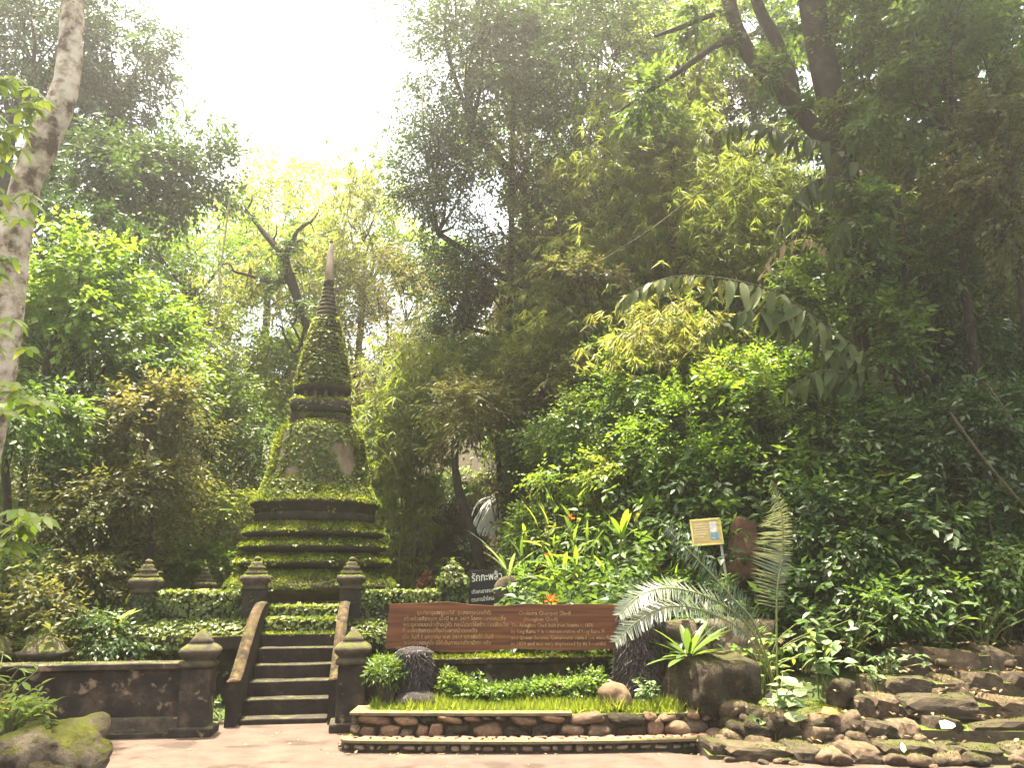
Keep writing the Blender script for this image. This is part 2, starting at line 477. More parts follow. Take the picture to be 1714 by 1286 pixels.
M['boulder'] = stonemat("boulder_stone", [(.3, (.016, .012, .008)), (.5, (.042, .032, .020)), (.75, (.095, .073, .048))], 4.5, .95, 1.0, (.050, .048, .012), .30, bscale=14, bdist=.06, speck=((.125, .10, .07), 9.0, .64))
M['boulder_pale'] = stonemat("boulder_pale", [(.3, (.065, .042, .023)), (.55, (.135, .090, .052)), (.8, (.21, .15, .095))], 4, .9, .45, (.10, .10, .03), .10)
M['mossrock'] = stonemat("moss_rock", [(.3, (.035, .026, .016)), (.55, (.090, .068, .043)), (.8, (.19, .150, .105))], 5, .95, .9, (.060, .066, .012), .30, bscale=14, bdist=.06, speck=((.20, .165, .12), 8.0, .63))
M['pale_moss_rock'] = stonemat("pale_moss_rock", [(.3, (.050, .038, .024)), (.5, (.13, .105, .070)), (.75, (.25, .205, .145))], 4, .95, 1.0, (.095, .105, .014), .42, bscale=12, bdist=.07, speck=((.045, .034, .020), 5.0, .60))
M['cliff'] = stonemat("wet_cliff", [(.3, (.050, .047, .044)), (.6, (.11, .105, .098)), (.85, (.19, .18, .17))], 1.6, .75, .8, (.05, .065, .02), .15, bscale=7)
M['fibre'] = stonemat("fibrous_trunk", [(.3, (.008, .007, .008)), (.55, (.022, .018, .018)), (.8, (.070, .058, .056))], 14, .8, 1.0, bscale=70)
M['standing'] = stonemat("reddish_standing_stone", [(.3, (.055, .028, .018)), (.55, (.115, .060, .038)), (.8, (.19, .115, .075))], 6, .95, .6, (.05, .06, .02), .15, speck=((.34, .27, .22), 7.0, .68))
# ------------------------------------------------------------------ terrain
TX = [-40, -1.6, -1.0, -.5, 0.0, .8, 1.5, 2.2, 3.0, 4.5, 6, 12, 40]
TYY = [60, 30, 24, 19, 15.5, 12.4, 10.9, 10.1, 9.7, 9.5, 9.4, 9.0, 8.0]
def H(x, y):
    x = np.asarray(x, float); y = np.asarray(y, float)
    d = np.maximum(0, (y - np.interp(x, TX, TYY)) * .82)
    hill = 30 * (1 - np.exp(-d / 19))
    left = np.maximum(0, -6.0 - x) * .22 * np.clip((y - 9) / 6, 0, 1)
    back = np.maximum(0, y - 17) * .26
    back = np.minimum(back, 7)
    z = np.maximum(hill, left + back * np.clip((2 - x) / 3, 0, 1))
    steps = np.clip((y - 7.9) / 1.6, 0, 1) * .55 * np.clip((x - 2.2) / .8, 0, 1)
    z = np.maximum(z, steps)
    bank = np.clip((y - 8.6) / 1.2, 0, 1) * .4 * np.clip((x - 1.0) / .6, 0, 1)
    z = np.maximum(z, bank)
    n = fbm(np.stack([x.ravel() * .45, y.ravel() * .45, np.zeros(x.size)], 1), 5).reshape(x.shape) - .5
    return z + n * .7 * np.clip(z / 1.5, 0, 1) - .03

gx = np.unique(np.concatenate([np.linspace(-300, -30, 8), np.arange(-30, 30.1, .5), np.linspace(30, 300, 8)]))
gy = np.unique(np.concatenate([np.linspace(-300, -8, 8), np.arange(-8, 50.1, .5), np.linspace(50, 400, 9)]))
GX, GY = np.meshgrid(gx, gy)
GZ = H(GX, GY)
nx, ny = len(gx), len(gy)
idx = np.arange(nx * ny).reshape(ny, nx)
Fq = np.stack([idx[:-1, :-1], idx[:-1, 1:], idx[1:, 1:], idx[1:, :-1]], -1).reshape(-1, 4)
tag(mk("ground", np.stack([GX.ravel(), GY.ravel(), GZ.ravel()], 1), Fq, M['soil'], smooth=True), kind="structure")

# forecourt: a pinkish concrete sheet with a ragged back edge
def sheet(name, pts, z, mat):
    V = [(x, y, z) for x, y in pts]
    return mk(name, V, [tuple(range(len(V)))], mat)
tag(sheet("forecourt_pavement", [(-14, -5), (14, -5), (14, 7.3), (3.4, 7.42), (2.4, 7.55), (1.5, 7.9), (1.0, 8.6), (-1.4, 9.2), (-1.9, 9.6), (-3.3, 9.6), (-3.4, 8.75), (-14, 8.75)], .004, M['pave']), kind="structure")

# ------------------------------------------------------------------ monument frame
YAW = math.radians(9)
ORG = np.array([-2.85, 11.2, 0.0])
cY, sY = math.cos(YAW), math.sin(YAW)
def to_local(P):
    d = P - ORG
    return np.stack([d[..., 0] * cY + d[..., 1] * sY, -d[..., 0] * sY + d[..., 1] * cY, d[..., 2]], -1)
def to_world(P):
    P = np.asarray(P, float)
    return np.stack([ORG[0] + P[..., 0] * cY - P[..., 1] * sY, ORG[1] + P[..., 0] * sY + P[..., 1] * cY, P[..., 2]], -1)

def moss_on(objs, name, parent, seed, dens=2600, zmin=.2, L=.035, zlo=-9, cover=.36, mask=None):
    rng = np.random.default_rng(seed)
    buf = Leaves()
    for o in objs:
        V, F = world_geo(o)
        def mk_(P, N):
            c = fbm(P * 2.6, seed) + .25 * (N[:, 2] - .5)
            k = (N[:, 2] > zmin) & (c > cover) & (P[:, 2] > zlo)
            if mask is not None: k &= mask(P, N)
            return k
        P, N = sample_tris(V, F, dens, rng, mk_)
        n = len(P)
        if n == 0: continue
        D = N * .55 + rng.normal(size=(n, 3)) * .6 + UP * .15
        t = np.clip(.46 + (fbm(P * 4.5, seed + 9) - .5) * 2.4 + rng.normal(size=n) * .18, 0, 1)
        sc = rng.uniform(.5, 1.3, n)
        buf.add(P - N * .004, D, N + rng.normal(size=(n, 3)) * .7, L * sc, L * .42 * sc, t, T_SMALL)
    if buf.k == 0: return None
    return tag(buf.build(name, M['moss'], parent), kind="stuff")

def ivy_on(objs, name, parent, seed, dens=900, L=.06, maskf=None, cover=.45, freq=1.6, lift=.02, mat='ivy'):
    rng = np.random.default_rng(seed)
    buf = Leaves()
    for o in objs:
        V, F = world_geo(o)
        def mk_(P, N):
            k = fbm(P * freq + 4.7, seed) > cover
            if maskf is not None: k &= maskf(P, N)
            return k
        P, N = sample_tris(V, F, dens, rng, mk_)
        n = len(P)
        if n == 0: continue
        D = rng.normal(size=(n, 3)) * .7 - UP * .8
        D = D - N * (np.sum(D * N, 1, keepdims=True)) + N * .25
        sc = rng.uniform(.55, 1.25, n)
        t = np.clip(.42 + (fbm(P * 2.2, seed + 3) - .5) * 1.2 + rng.normal(size=n) * .2, 0, 1)
        buf.add(P + N * (lift * rng.uniform(.3, 1.6, n))[:, None], D, N + rng.normal(size=(n, 3)) * .35 + UP * .25, L * sc, L * .95 * sc, t, T_IVY)
    if buf.k == 0: return None
    return tag(buf.build(name, M[mat], parent), kind="stuff")

# ---- stupa
CHC = to_local(np.array([-3.29, 13.5, 0]))[:2]
YC = 13.5
def zr(y, hw):
    p = px(540, y, YC)
    return (hw * mpp(540, y, YC), p[2])
chedi = empty("stupa", "tall bell-shaped stone stupa covered in moss and ivy, with a ringed spire", "stupa", tuple(to_world(np.array([CHC[0], CHC[1], 0.0]))), YAW)
rings_moss, allparts = [], []
def ring(name, prof, mat, n=64, sq=0.0, wob=.03, seed=0, moss=True):
    V, F = lathe(prof, n, sq, wob, seed)
    o = fix(mk(name, V, F, mat, chedi, smooth=True))
    allparts.append(o)
    if moss: rings_moss.append(o)
    return o
def pr(*pts): return [zr(y, hw) for y, hw in reversed(pts)]
# drum that the base rings are built round
ring("base_drum", [(1.28, .9), (1.10, 1.38), (.98, 1.7), (.93, 2.2), (.85, 2.5)], M['stone_old'], moss=False)
ring("base_ring", pr((953, 104), (960, 121), (970, 131), (980, 139), (985, 140), (989, 136), (993, 122), (1004, 118)), M['stone_old'], seed=1)
ring("base_ring", pr((928, 102), (932, 114), (938, 123), (943, 127), (947, 126), (950, 116), (957, 102)), M['stone_old'], seed=2)
ring("base_ring", pr((903, 98), (907, 109), (913, 118), (918, 121.5), (922, 120), (925, 110), (932, 98)), M['stone_old'], seed=3)
ring("base_ring", pr((875, 90), (881, 100), (889, 111), (895, 116.5), (899, 115), (902, 104), (908, 94)), M['stone_old'], seed=4)
ring("bell_foot", pr((862, 95), (866, 98), (872, 99), (877, 97), (880, 90)), M['stone_old'], seed=5, moss=False)
ring("bell_collar", pr((833, 90), (837, 98), (842, 104), (847, 106.5), (850, 105), (853, 99.5), (862, 98.5), (865, 92)), M['stone_old'], seed=6)
bell = ring("bell", pr((711, 36), (714, 52), (718, 60), (724, 65.5), (732, 68.5), (745, 71.5), (762, 74.5), (782, 78), (802, 82), (818, 86.5), (830, 92), (838, 97), (843, 97)), M['stone_bell'], seed=7)
ring("neck_block", pr((699, 40), (702, 46), (706, 47), (716, 47.5), (722, 46)), M['stone_old'], sq=.6, seed=8)
ring("square_slab", pr((674, 40), (676, 45), (679, 47.5), (690, 48), (694, 46.5), (700, 40)), M['stone_old'], sq=.75, seed=9)
drum = ring("colonnade_drum", pr((655, 33), (674, 35), (677, 35)), M['stone_old'], seed=10, moss=False)
for k in range(14):
    a = 2 * math.pi * k / 14
    r0, z0 = zr(676, 40); r1, z1 = zr(657, 38)
    V, F = lathe([(.035, z0), (.045, z0 + .03), (.034, z0 + .06), (.034, z1 - .05), (.048, z1)], 8, cx=math.cos(a) * r0 * .95, cy_=math.sin(a) * r0 * .95)
    o = mk("column", V, F, M['stone_cap'], drum, smooth=True)
ring("spire_base_ring", pr((645, 40), (648, 44), (653, 46.5), (658, 46), (662, 40), (664, 33)), M['stone_old'], seed=11)
edges = np.linspace(536, 647, 15)
for i in range(14):
    y0, y1 = edges[i], edges[i + 1]
    f = lambda y: np.interp(y, [536, 560, 600, 630, 647], [19.5, 25.5, 34.5, 40.5, 43.5])
    ring("spire_ring", pr((y0 - .5, f(y0) - 3.5), (y0 + 2.2, f(y0) + 0.2), (y0 + 5, f(y1) + .8), (y1 - .8, f(y1) + .4), (y1 + .4, f(y1) - 2.5)), M['stone_old'], n=40, seed=20 + i)
edges = np.linspace(481, 536, 9)
for i in range(8):
    y0, y1 = edges[i], edges[i + 1]
    h0 = np.interp(y1, [488, 536], [9, 18])
    ring("spire_ring", pr((y0 - .4, h0 - 3.2), (y0 + 1.2, h0 - .8), (y0 + 3.2, h0), (y1 - 1.2, h0 - .4), (y1 + .4, h0 - 3.5)), M['fibre'] if False else M['stone_cap'], n=32, seed=50 + i, wob=.02, moss=False)
ring("spire_collar", pr((469, 7.4), (472, 8.6), (478, 8.8), (482, 7)), M['stone_old'], n=24, seed=70, moss=False)
ring("finial", pr((406, 1.2), (409, 3.2), (425, 4.4), (445, 5.9), (470, 7.8)), M['pinkpole'], n=24, seed=71, wob=.015, moss=False)
ring("finial_knob", pr((402, .6), (403.5, 2.6), (405.5, 3.0), (408, 1.6)), M['stone_old'], n=16, seed=72, moss=False)
front = lambda P, N: (N[:, 1] < .25)
moss_on(rings_moss, "moss", chedi, 3, dens=4300, zmin=.20, L=.042, cover=.30, mask=lambda P, N: front(P, N) & (P[:, 2] < 9))
zb0, zb1 = zr(834, 1)[1], zr(716, 1)[1]
bellV = lambda P, N: front(P, N)
ivy_on([bell], "ivy", chedi, 8, dens=1900, L=.052, maskf=bellV, cover=.445, freq=2.6, mat='creeper')
ivy_on([o for o in allparts if o.name.startswith("spire_ring") and o.data.materials[0] is M['stone_old']], "ivy", chedi, 9, dens=1700, L=.045, maskf=front, cover=.36, freq=3.0, lift=.025, mat='creeper')
ivy_on([o for o in allparts if o.name.startswith(("base_ring", "bell_collar"))], "ivy", chedi, 10, dens=160, L=.05, maskf=lambda P, N: front(P, N) & (N[:, 2] > -.3), cover=.50, freq=2.5)
ivy_on([o for o in allparts if o.name.startswith(("square_slab", "neck_block"))], "ivy", chedi, 17, dens=160, L=.045, maskf=front, cover=.52, freq=2.5, mat='creeper')
moss_on([o for o in allparts if o.name.startswith(("neck_block", "spire_base_ring"))], "moss", chedi, 18, dens=2600, zmin=.05, L=.04, cover=.34, mask=front)
# fringe of moss that furs the outline of the bell
def bellmoss(P, N):
    side = np.abs(N[:, 0]) > .74
    low = P[:, 2] < zb0 + .14
    top = P[:, 2] > zb1 - .16
    return front(P, N) & (side | low | top)
moss_on([bell], "moss", chedi, 14, dens=3600, zmin=-.5, L=.055, cover=.15, mask=bellmoss)

# ---- terrace that the stupa stands on
ter = empty("terrace", "ivy-covered stone terrace with corner and gate posts round the stupa", "terrace", tuple(ORG), YAW)
tw = 2.15
tbase = [
    rbox("plinth", (-tw - .12, -.10, -.05), (tw + .12, 4.5, .66), M['stone_old'], ter, .03, .012, 1),
    rbox("ledge", (-tw - .32, -.32, .662), (tw + .32, 4.7, .845), M['stone_old'], ter, .04, .015, 2, cuts=6),
]
# sloping shelf above the ledge, left and right of the stair
def wedge(name, x0, x1, y0, y1, z0, z1, mat, parent, n=16, seed=0):
    xs = np.linspace(x0, x1, n)
    V, F = [], []
    for i, x in enumerate(xs):
        j = .02 * math.sin(i * 2.3 + seed)
        V += [(x, y0 + j, z0), (x, (y0 + y1) / 2, z0 + (z1 - z0) * .62 + j), (x, y1, z1), (x, y1 + .05, z0)]
    for i in range(n - 1):
        for k in range(3):
            F.append((4 * i + k, 4 * i + 4 + k, 4 * i + 5 + k, 4 * i + 1 + k))
    F += [(0, 1, 2, 3), tuple(4 * (n - 1) + k for k in (3, 2, 1, 0))]
    return fix(mk(name, V, F, mat, parent))
sh1 = wedge("shelf", -tw - .27, -.64, -.27, -.02, .847, 1.02, M['stone_old'], ter, seed=1)
sh2 = wedge("shelf", .64, tw + .27, -.27, -.02, .847, 1.02, M['stone_old'], ter, seed=2)
w1 = rbox("parapet", (-tw, 0, .849), (-.60, .22, 1.365), M['stone_old'], ter, .02, .012, 3, cuts=4)
w2 = rbox("parapet", (.60, 0, .849), (tw, .22, 1.365), M['stone_old'], ter, .02, .012, 4, cuts=4)
w3 = rbox("parapet", (-tw, .225, .849), (-tw + .22, 4.2, 1.36), M['stone_old'], ter, .02, .012, 5, cuts=4)
w4 = rbox("parapet", (tw - .22, .225, .849), (tw, 4.2, 1.36), M['stone_old'], ter, .02, .012, 6, cuts=4)
w5 = rbox("parapet", (-tw + .23, 4.0, .849), (tw - .23, 4.22, 1.36), M['stone_old'], ter, .02, .012, 7, cuts=4)
fl = rbox("terrace_floor", (-tw + .02, .23, .80), (tw - .02, 4.0, 1.0), M['stone_old'], ter, .01)

def post(parent, x, y, z0, ztop, w, seed, mat=None, capmat=None, fin=True):
    """square post with a swelling cap and a stepped lotus finial above it"""
    mat = mat or M['stone_old']; capmat = capmat or M['stone_cap']
    p = rbox("post", (x - w / 2, y - w / 2, z0), (x + w / 2, y + w / 2, ztop - .44), mat, parent, .02, .008, seed)
    h = w / 2
    V, F = lathe([(h * .95, ztop - .439), (h * 1.12, ztop - .425), (h * 1.12, ztop - .40), (h * 1.0, ztop - .385), (h * 1.08, ztop - .36), (h * 1.28, ztop - .33), (h * 1.33, ztop - .29), (h * 1.28, ztop - .255), (h * .95, ztop - .235)], 28, .5, .02, seed, x, y)
    c = fix(mk("cap", V, F, capmat, p, smooth=True))
    o = c
    if fin:
        z = ztop - .236
        V, F = lathe([(h * .95, z), (h * .98, z + .03), (h * .72, z + .06), (h * .74, z + .085), (h * .76, z + .10), (h * .5, z + .12), (h * .52, z + .15), (h * .40, z + .17), (h * .22, z + .185), (h * .30, z + .205), (h * .26, z + .225), (h * .06, z + .245)], 20, .2, .02, seed + 1, x, y)
        o = fix(mk("finial", V, F, capmat, p, smooth=True))
    return p, c, o
P_ = []
for i, (x, y) in enumerate(((-tw + .10, .10), (-.64, .10), (.64, .10), (tw - .10, .10))):
    P_.append(post(ter, x, y, .851, 1.84 if i in (1, 2) else 1.80, .29, 10 + i))
for i, (x, y) in enumerate(((-1.95, 3.3), (-1.45, 4.1))):
    P_.append(post(ter, x, y, 1.02, 1.72, .27, 30 + i))
caps = [c for _, c, _ in P_]; fins = [f for _, _, f in P_]
moss_on([sh1, sh2, w1, w2, tbase[1], w3, w5] , "moss", ter, 31, dens=2200, zmin=.25, L=.035, cover=.34, mask=lambda P, N: P[:, 1] < .6)
moss_on([c for c in caps] + fins, "moss", ter, 32, dens=2600, zmin=.35, L=.025, cover=.48)
mi = lambda P, N: (N[:, 1] < .3) & (np.abs(P[:, 0]) > .55)
ivy_on([w1, w2], "ivy", ter, 33, dens=900, L=.055, maskf=mi, cover=.36, freq=2.2)
ivy_on([sh1, sh2], "ivy", ter, 34, dens=1000, L=.05, maskf=mi, cover=.33)
ivy_on([tbase[1], tbase[0]], "ivy", ter, 35, dens=480, L=.055, maskf=lambda P, N: mi(P, N) & (P[:, 2] > .35), cover=.47)
ivy_on([P_[3][1], P_[3][2], P_[0][0], P_[3][0]], "ivy", ter, 36, dens=900, L=.055, cover=.34)
# ivy hanging off the top edge of the parapet
def edge_ivy(name, x0, x1, z, y, n, parent, seed, hang=.10, L=.055):
    rng = np.random.default_rng(seed); b = Leaves()
    x = rng.uniform(x0, x1, n); k = fbm(np.stack([x * 3, x * 0, x * 0], 1), seed) > .3
    x = x[k]; n = len(x)
    P = np.stack([x, y - rng.uniform(0, .05, n), z + .03 - rng.exponential(hang * .5, n)], 1)
    D = rng.normal(size=(n, 3)) * .6 - UP * .6 - np.array([0, .4, 0])
    b.add(P, D, np.array([0, -.8, .6]) + rng.normal(size=(n, 3)) * .4, L * rng.uniform(.6, 1.2, n), L * .9 * rng.uniform(.6, 1.2, n), rng.uniform(.35, 1, n), T_IVY)
    return tag(b.build(name, M['ivy'], parent), kind="stuff")
edge_ivy("ivy", -tw + .25, -.8, 1.37, -.01, 140, ter, 41)
edge_ivy("ivy", .8, tw - .1, 1.37, -.01, 340, ter, 42, .18)

# rope slung between the gate posts
pa = to_world(np.array([-.60, -.03, 1.60])); pb = to_world(np.array([.60, -.03, 1.60]))
pts = [pa + (pb - pa) * t - UP * (.13 * 4 * t * (1 - t)) for t in np.linspace(0, 1, 14)]
o = tubes("rope", [(pts, .0045)], M['twig'], n=6)
tag(o, "thin dark rope sagging between the two gate posts before the stupa", "rope")

# ---- stair
stair = empty("stairway", "dark stone stairway with mossy treads climbing to the stupa", "stairway", tuple(to_world(np.array([.04, -1.9, 0.0]))), YAW)
stz = [.06, .225, .385, .54, .71, .86]
sty = [.05 + .275 * k for k in range(6)]
steps_ = []
for k, (z, y) in enumerate(zip(stz, sty)):
    z0 = -.03 if k == 0 else stz[k - 1] - .02
    steps_.append(rbox("step", (-.47, y, z0), (.47, 2.0, z), M['stair'], stair, .012, .006, 60 + k, cuts=3))
steps_.append(rbox("step", (-.49, 1.62, .84), (.49, 2.3, 1.02), M['stone_old'], stair, .015, .01, 70, cuts=3, label="upper step overgrown with bright moss"))
steps_.append(rbox("step", (-.49, 1.95, 1.0), (.49, 2.4, 1.16), M['stone_old'], stair, .015, .01, 71, cuts=3))
moss_on(steps_[5:], "moss", stair, 72, dens=4500, zmin=.2, L=.04, cover=.25)
ivy_on(steps_[6:], "ivy", stair, 73, dens=1100, L=.05, cover=.35)
rng = np.random.default_rng(74)
b = Leaves()
for k in range(6):
    n = 90
    x = rng.uniform(-.46, .46, n); m = fbm(np.stack([x * 4, x * 0 + k * 3, x * 0], 1), 75) > .42; x = x[m]; n = len(x)
    P = np.stack([x, np.full(n, sty[k] + .01) + rng.uniform(0, .05, n), np.full(n, stz[k] - .003)], 1)
    b.add(P, rng.normal(size=(n, 3)) * .5 + UP * .5 - np.array([0, .5, 0]), rng.normal(size=(n, 3)), .022 * rng.uniform(.6, 1.3, n), .010, rng.uniform(.2, .9, n), T_SMALL)
tag(b.build("moss", M['moss'], stair), kind="stuff")
# sloping stringers with a light lichen coping
def stringer(x0, x1, seed):
    top = smooth_path([(-.06, .45), (.12, .47), (.45, .66), (.85, .90), (1.25, 1.10), (1.60, 1.20), (1.84, 1.22)], 18)
    V, F = [], []
    for y, z in top:
        zb = max(-.03, (y - .35) * .45)
        V += [(x0, y, zb), (x0, y, z), (x1, y, z), (x1, y, zb)]
    n = len(top)
    for i in range(n - 1):
        for k in range(4):
            F.append((4 * i + k, 4 * i + (k + 1) % 4, 4 * i + 4 + (k + 1) % 4, 4 * i + 4 + k))
    F += [(3, 2, 1, 0), tuple(4 * (n - 1) + k for k in range(4))]
    s = fix(mk("stringer", V, F, M['stair'], stair))
    V, F = [], []
    for i, (y, z) in enumerate(top):
        t = .035
        V += [(x0 - .012, y, z + .002), (x0 - .008, y, z + t * .8), ((x0 + x1) / 2, y, z + t * 1.25), (x1 + .008, y, z + t * .8), (x1 + .012, y, z + .002)]
    for i in range(n - 1):
        for k in range(5):
            F.append((5 * i + k, 5 * i + (k + 1) % 5, 5 * i + 5 + (k + 1) % 5, 5 * i + 5 + k))
    F += [(4, 3, 2, 1, 0), tuple(5 * (n - 1) + k for k in range(5))]
    fix(mk("coping", V, F, M['lichen'], s, smooth=True))
stringer(-.60, -.485, 1)
stringer(.485, .60, 2)

# ---- enclosure walls either side of the stair
def cap_post(parent, x, y, ztop, w, seed):
    p = rbox("post", (x - w / 2, y - w / 2 - .03, 0), (x + w / 2, y + w / 2 - .03, .66), M['stone_wall'], parent, .02, .008, seed, cuts=2)
    h = w / 2
    V, F = lathe([(h * 1.0, .661), (h * 1.18, .672), (h * 1.2, .70), (h * 1.08, .722), (h * .92, .735), (h * 1.05, .755), (h * 1.28, .79), (h * 1.34, .82), (h * 1.25, .85), (h * .95, .885), (h * .72, .905), (h * .76, .915), (h * .55, .955), (h * .30, 1.0), (h * .12, 1.03), (h * .03, 1.04)], 32, .35, .02, seed, x, y - .03)
    c = fix(mk("cap", V, F, M['stone_cap'], p, smooth=True))
    b_ = rbox("foot", (x - w / 2 - .06, y - w / 2 - .10, 0), (x + w / 2 + .06, y + w / 2 + .02, .09), M['stone_wall'], p, .02, .006, seed + 1)
    return p, c
def enclosure(label, x0, x1, xp, seed, extra=()):
    r = empty("enclosure_wall", label, "wall", tuple(to_world(np.array([(x0 + x1) / 2, -2.25, 0]))), YAW)
    mx_ = (x0 + x1) / 2
    a, b_ = x0 - mx_, x1 - mx_
    w = rbox("wall_face", (a, -.07, -.05), (b_, .11, .645), M['stone_wall'], r, .01, .012, seed, cuts=8)
    cp = rbox("coping", (a, -.14, .648), (b_, .18, .715), M['stone_wall'], r, .028, .006, seed + 1, seg=3, cuts=6)
    pl = rbox("plinth", (a, -.15, -.03), (b_, .19, .19), M['plinth'], r, .03, .008, seed + 2, cuts=6)
    ft = rbox("footing", (a, -.20, -.03), (b_, .22, .05), M['stone_wall'], r, .01, .006, seed + 3)
    cps = [cap_post(r, xp - mx_, .02, 1.04, .30, seed + 5)]
    for e in extra: cps.append(cap_post(r, e - mx_, .02, 1.04, .30, seed + 9))
    return r, w, cp, cps
el, elw, elc, elp = enclosure("low weathered wall beside the foot of the stair with a lotus-capped end post", -6.6, -.66, -.80, 80)
er, erw, erc, erp = enclosure("low dark mossy wall running behind the wooden sign", .66, 4.3, .78, 90)
moss_on([erc], "moss", er, 95, dens=6000, zmin=.3, L=.035, cover=.30)
moss_on([elc], "moss", el, 96, dens=1500, zmin=.5, L=.018, cover=.5)
moss_on([c for _, c in elp + erp], "moss", er, 97, dens=10, zmin=.99)
# caps of further posts standing behind the low wall on its far side
for i, (xx, yy, lab) in enumerate(((-5, 1062, "pyramid-capped post cut off by the picture edge behind the low wall"), (78, 1062, "squat pyramid-capped post behind the low wall below the broad-leaved plants"))):
    p0 = px(xx, yy, 9.9)
    r = empty("boundary_post", lab, "post", (p0[0], p0[1], 0), YAW)
    rbox("shaft", (-.16, -.16, -.05), (.16, .16, p0[2] - .27), M['stone_wall'], r, .02, .006, 100 + i)
    V, F = lathe([(.17, p0[2] - .268), (.24, p0[2] - .24), (.255, p0[2] - .20), (.20, p0[2] - .17), (.16, p0[2] - .10), (.10, p0[2] - .05), (.02, p0[2])], 28, .5, .03, 101 + i)
    fix(mk("cap", V, F, M['stone_cap'], r, smooth=True))
# ------------------------------------------------------------------ stones
def stone_geo(size, seed, sub=2, pw=.55, rough=.16, cuts=11, hard=16.0):
    """a worn stone: a ball pared down by random planes (broken faces) and dented by noise; size = full extents.
    low pw = blocky slab, high pw = round cobble"""
    bm = bmesh.new()
    bmesh.ops.create_icosphere(bm, subdivisions=sub, radius=1.0)
    V = np.array([v.co[:] for v in bm.verts]); F = [tuple(v.index for v in f.verts) for f in bm.faces]
    bm.free()
    rg_ = np.random.default_rng(seed * 13 + 7)
    n = nrm(rg_.normal(size=(cuts, 3))); d = rg_.uniform(.62, .95, cuts)
    ax = np.concatenate([np.eye(3), -np.eye(3)]) + rg_.normal(size=(6, 3)) * .12
    k = np.clip((.8 - pw) / .6, 0, 1)
    n = np.concatenate([n, nrm(ax)]); d = np.concatenate([d + .25 * k, np.full(6, .78 - .16 * k)])
    q = np.maximum(0, V @ n.T) / d
    p = hard * (1.25 - .75 * min(pw, 1))
    r = (q ** p).sum(1) ** (-1 / p)
    V = V * np.minimum(r, 1.25)[:, None]
    V = V * (1 + rough * .9 * (fbm(V * 1.6 + seed * 5.7, seed)[:, None] - .5) + rough * .35 * (fbm(V * 5.5 + seed, seed + 2)[:, None] - .5))
    V -= (V.max(0) + V.min(0)) / 2
    V /= np.abs(V).max(0)
    return V * np.array(size) / 2, F
_pw = [.55, .72, .85, .62, .5, .9, .66, .58, .75, .8]
STONE = {'round': [stone_geo((1, 1, 1), s, 3, _pw[s], .30, 9) for s in range(10)],
         'slab': [stone_geo((1, 1, 1), s + 40, 3, (.20, .30, .42, .26, .5)[s % 5], .24, 4, 26.0) for s in range(12)]}
SMESH = {}
def stone(name, loc, size, mat, parent, rng, rot=.12, fam='round'):
    mat = str(mat); k = int(rng.integers(len(STONE[fam])))
    key = (fam, k, mat)
    if key not in SMESH:
        V, F = STONE[fam][k]
        o = mk(name, V, F, M[mat], parent, smooth=(fam == 'round'))
        SMESH[key] = o.data
    else:
        o = bpy.data.objects.new(name, SMESH[key]); C.objects.link(o); o.parent = parent
    o.location = tuple(loc); o.scale = tuple(size)
    o.rotation_euler = (rng.normal() * rot * .5, rng.normal() * rot, rng.normal() * rot)
    return o
def rock(name, label, loc, size, mat, seed, rough=.2, pw=.7, rz=0.0, sub=4, cat="boulder", tilt=0.0):
    V, F = stone_geo(size, seed, sub, pw, rough, 11 if pw < .8 else 30, 16.0 if pw < .8 else 7.0)
    V += ((fbm(V * 7 + seed, seed + 3)[:, None] - .5) * .16 + (fbm(V * 22 + seed, seed + 5)[:, None] - .5) * .05) * min(size) * nrm(V)
    o = mk(name, V, F, M[mat], None, smooth=True)
    o.location = tuple(loc); o.rotation_euler = (0, tilt, rz)
    return tag(o, label, cat)

# ---- raised bed: kerb with pebbles, red paver tread, rubble wall with thin capping slab
bed = empty("raised_bed", "low rubble-stone bed wall with a pebble kerb in front of the wooden sign", "bed wall", (0, 8, 0))
rng = np.random.default_rng(200)
def arcx(pts, n):
    return smooth_path(pts, n)
front_line = np.array([(-1.62, 8.15), (-1.58, 7.98), (-1.45, 7.93), (-.9, 7.90), (0, 7.88), (.9, 7.92), (1.5, 7.99), (1.95, 8.10), (2.2, 8.22), (2.32, 8.36)])
back_line = np.array([(-1.52, 8.62), (-1.46, 8.22), (-1.40, 8.19), (-.9, 8.17), (0, 8.16), (.9, 8.19), (1.5, 8.25), (1.9, 8.35), (2.15, 8.45), (2.3, 8.56)])
fl_ = smooth_path(front_line, 40); bl_ = smooth_path(back_line, 40)
def band(name, lineA, lineB, z0, z1, mat):
    """closed solid between two plan lines"""
    n = len(lineA); V, F = [], []
    for a, b_ in zip(lineA, lineB):
        V += [(a[0], a[1] - 8, z0), (a[0], a[1] - 8, z1), (b_[0], b_[1] - 8, z1), (b_[0], b_[1] - 8, z0)]
    for i in range(n - 1):
        for k in range(4):
            F.append((4 * i + k, 4 * i + (k + 1) % 4, 4 * i + 4 + (k + 1) % 4, 4 * i + 4 + k))
    F += [(0, 1, 2, 3), tuple(4 * (n - 1) + k for k in (3, 2, 1, 0))]
    return fix(mk(name, V, F, mat, bed))
back2 = bl_ + np.array([0, .04])
band("kerb_core", fl_ + np.array([0, .045]), back2, -.02, .088, M['mortar'])
inner = bl_ + np.array([0, .10]); inner[:, 1] = np.maximum(inner[:, 1], 8.0)
band("wall_core", bl_ + np.array([0, .055]), bl_ + np.array([0, .24]), .04, .285, M['mortar'])
# capping slab of the kerb (thin, rounded lip)
band("kerb_lip", fl_ - np.array([0, .012]), fl_ + np.array([0, .075]), .0885, .112, M['slab'])
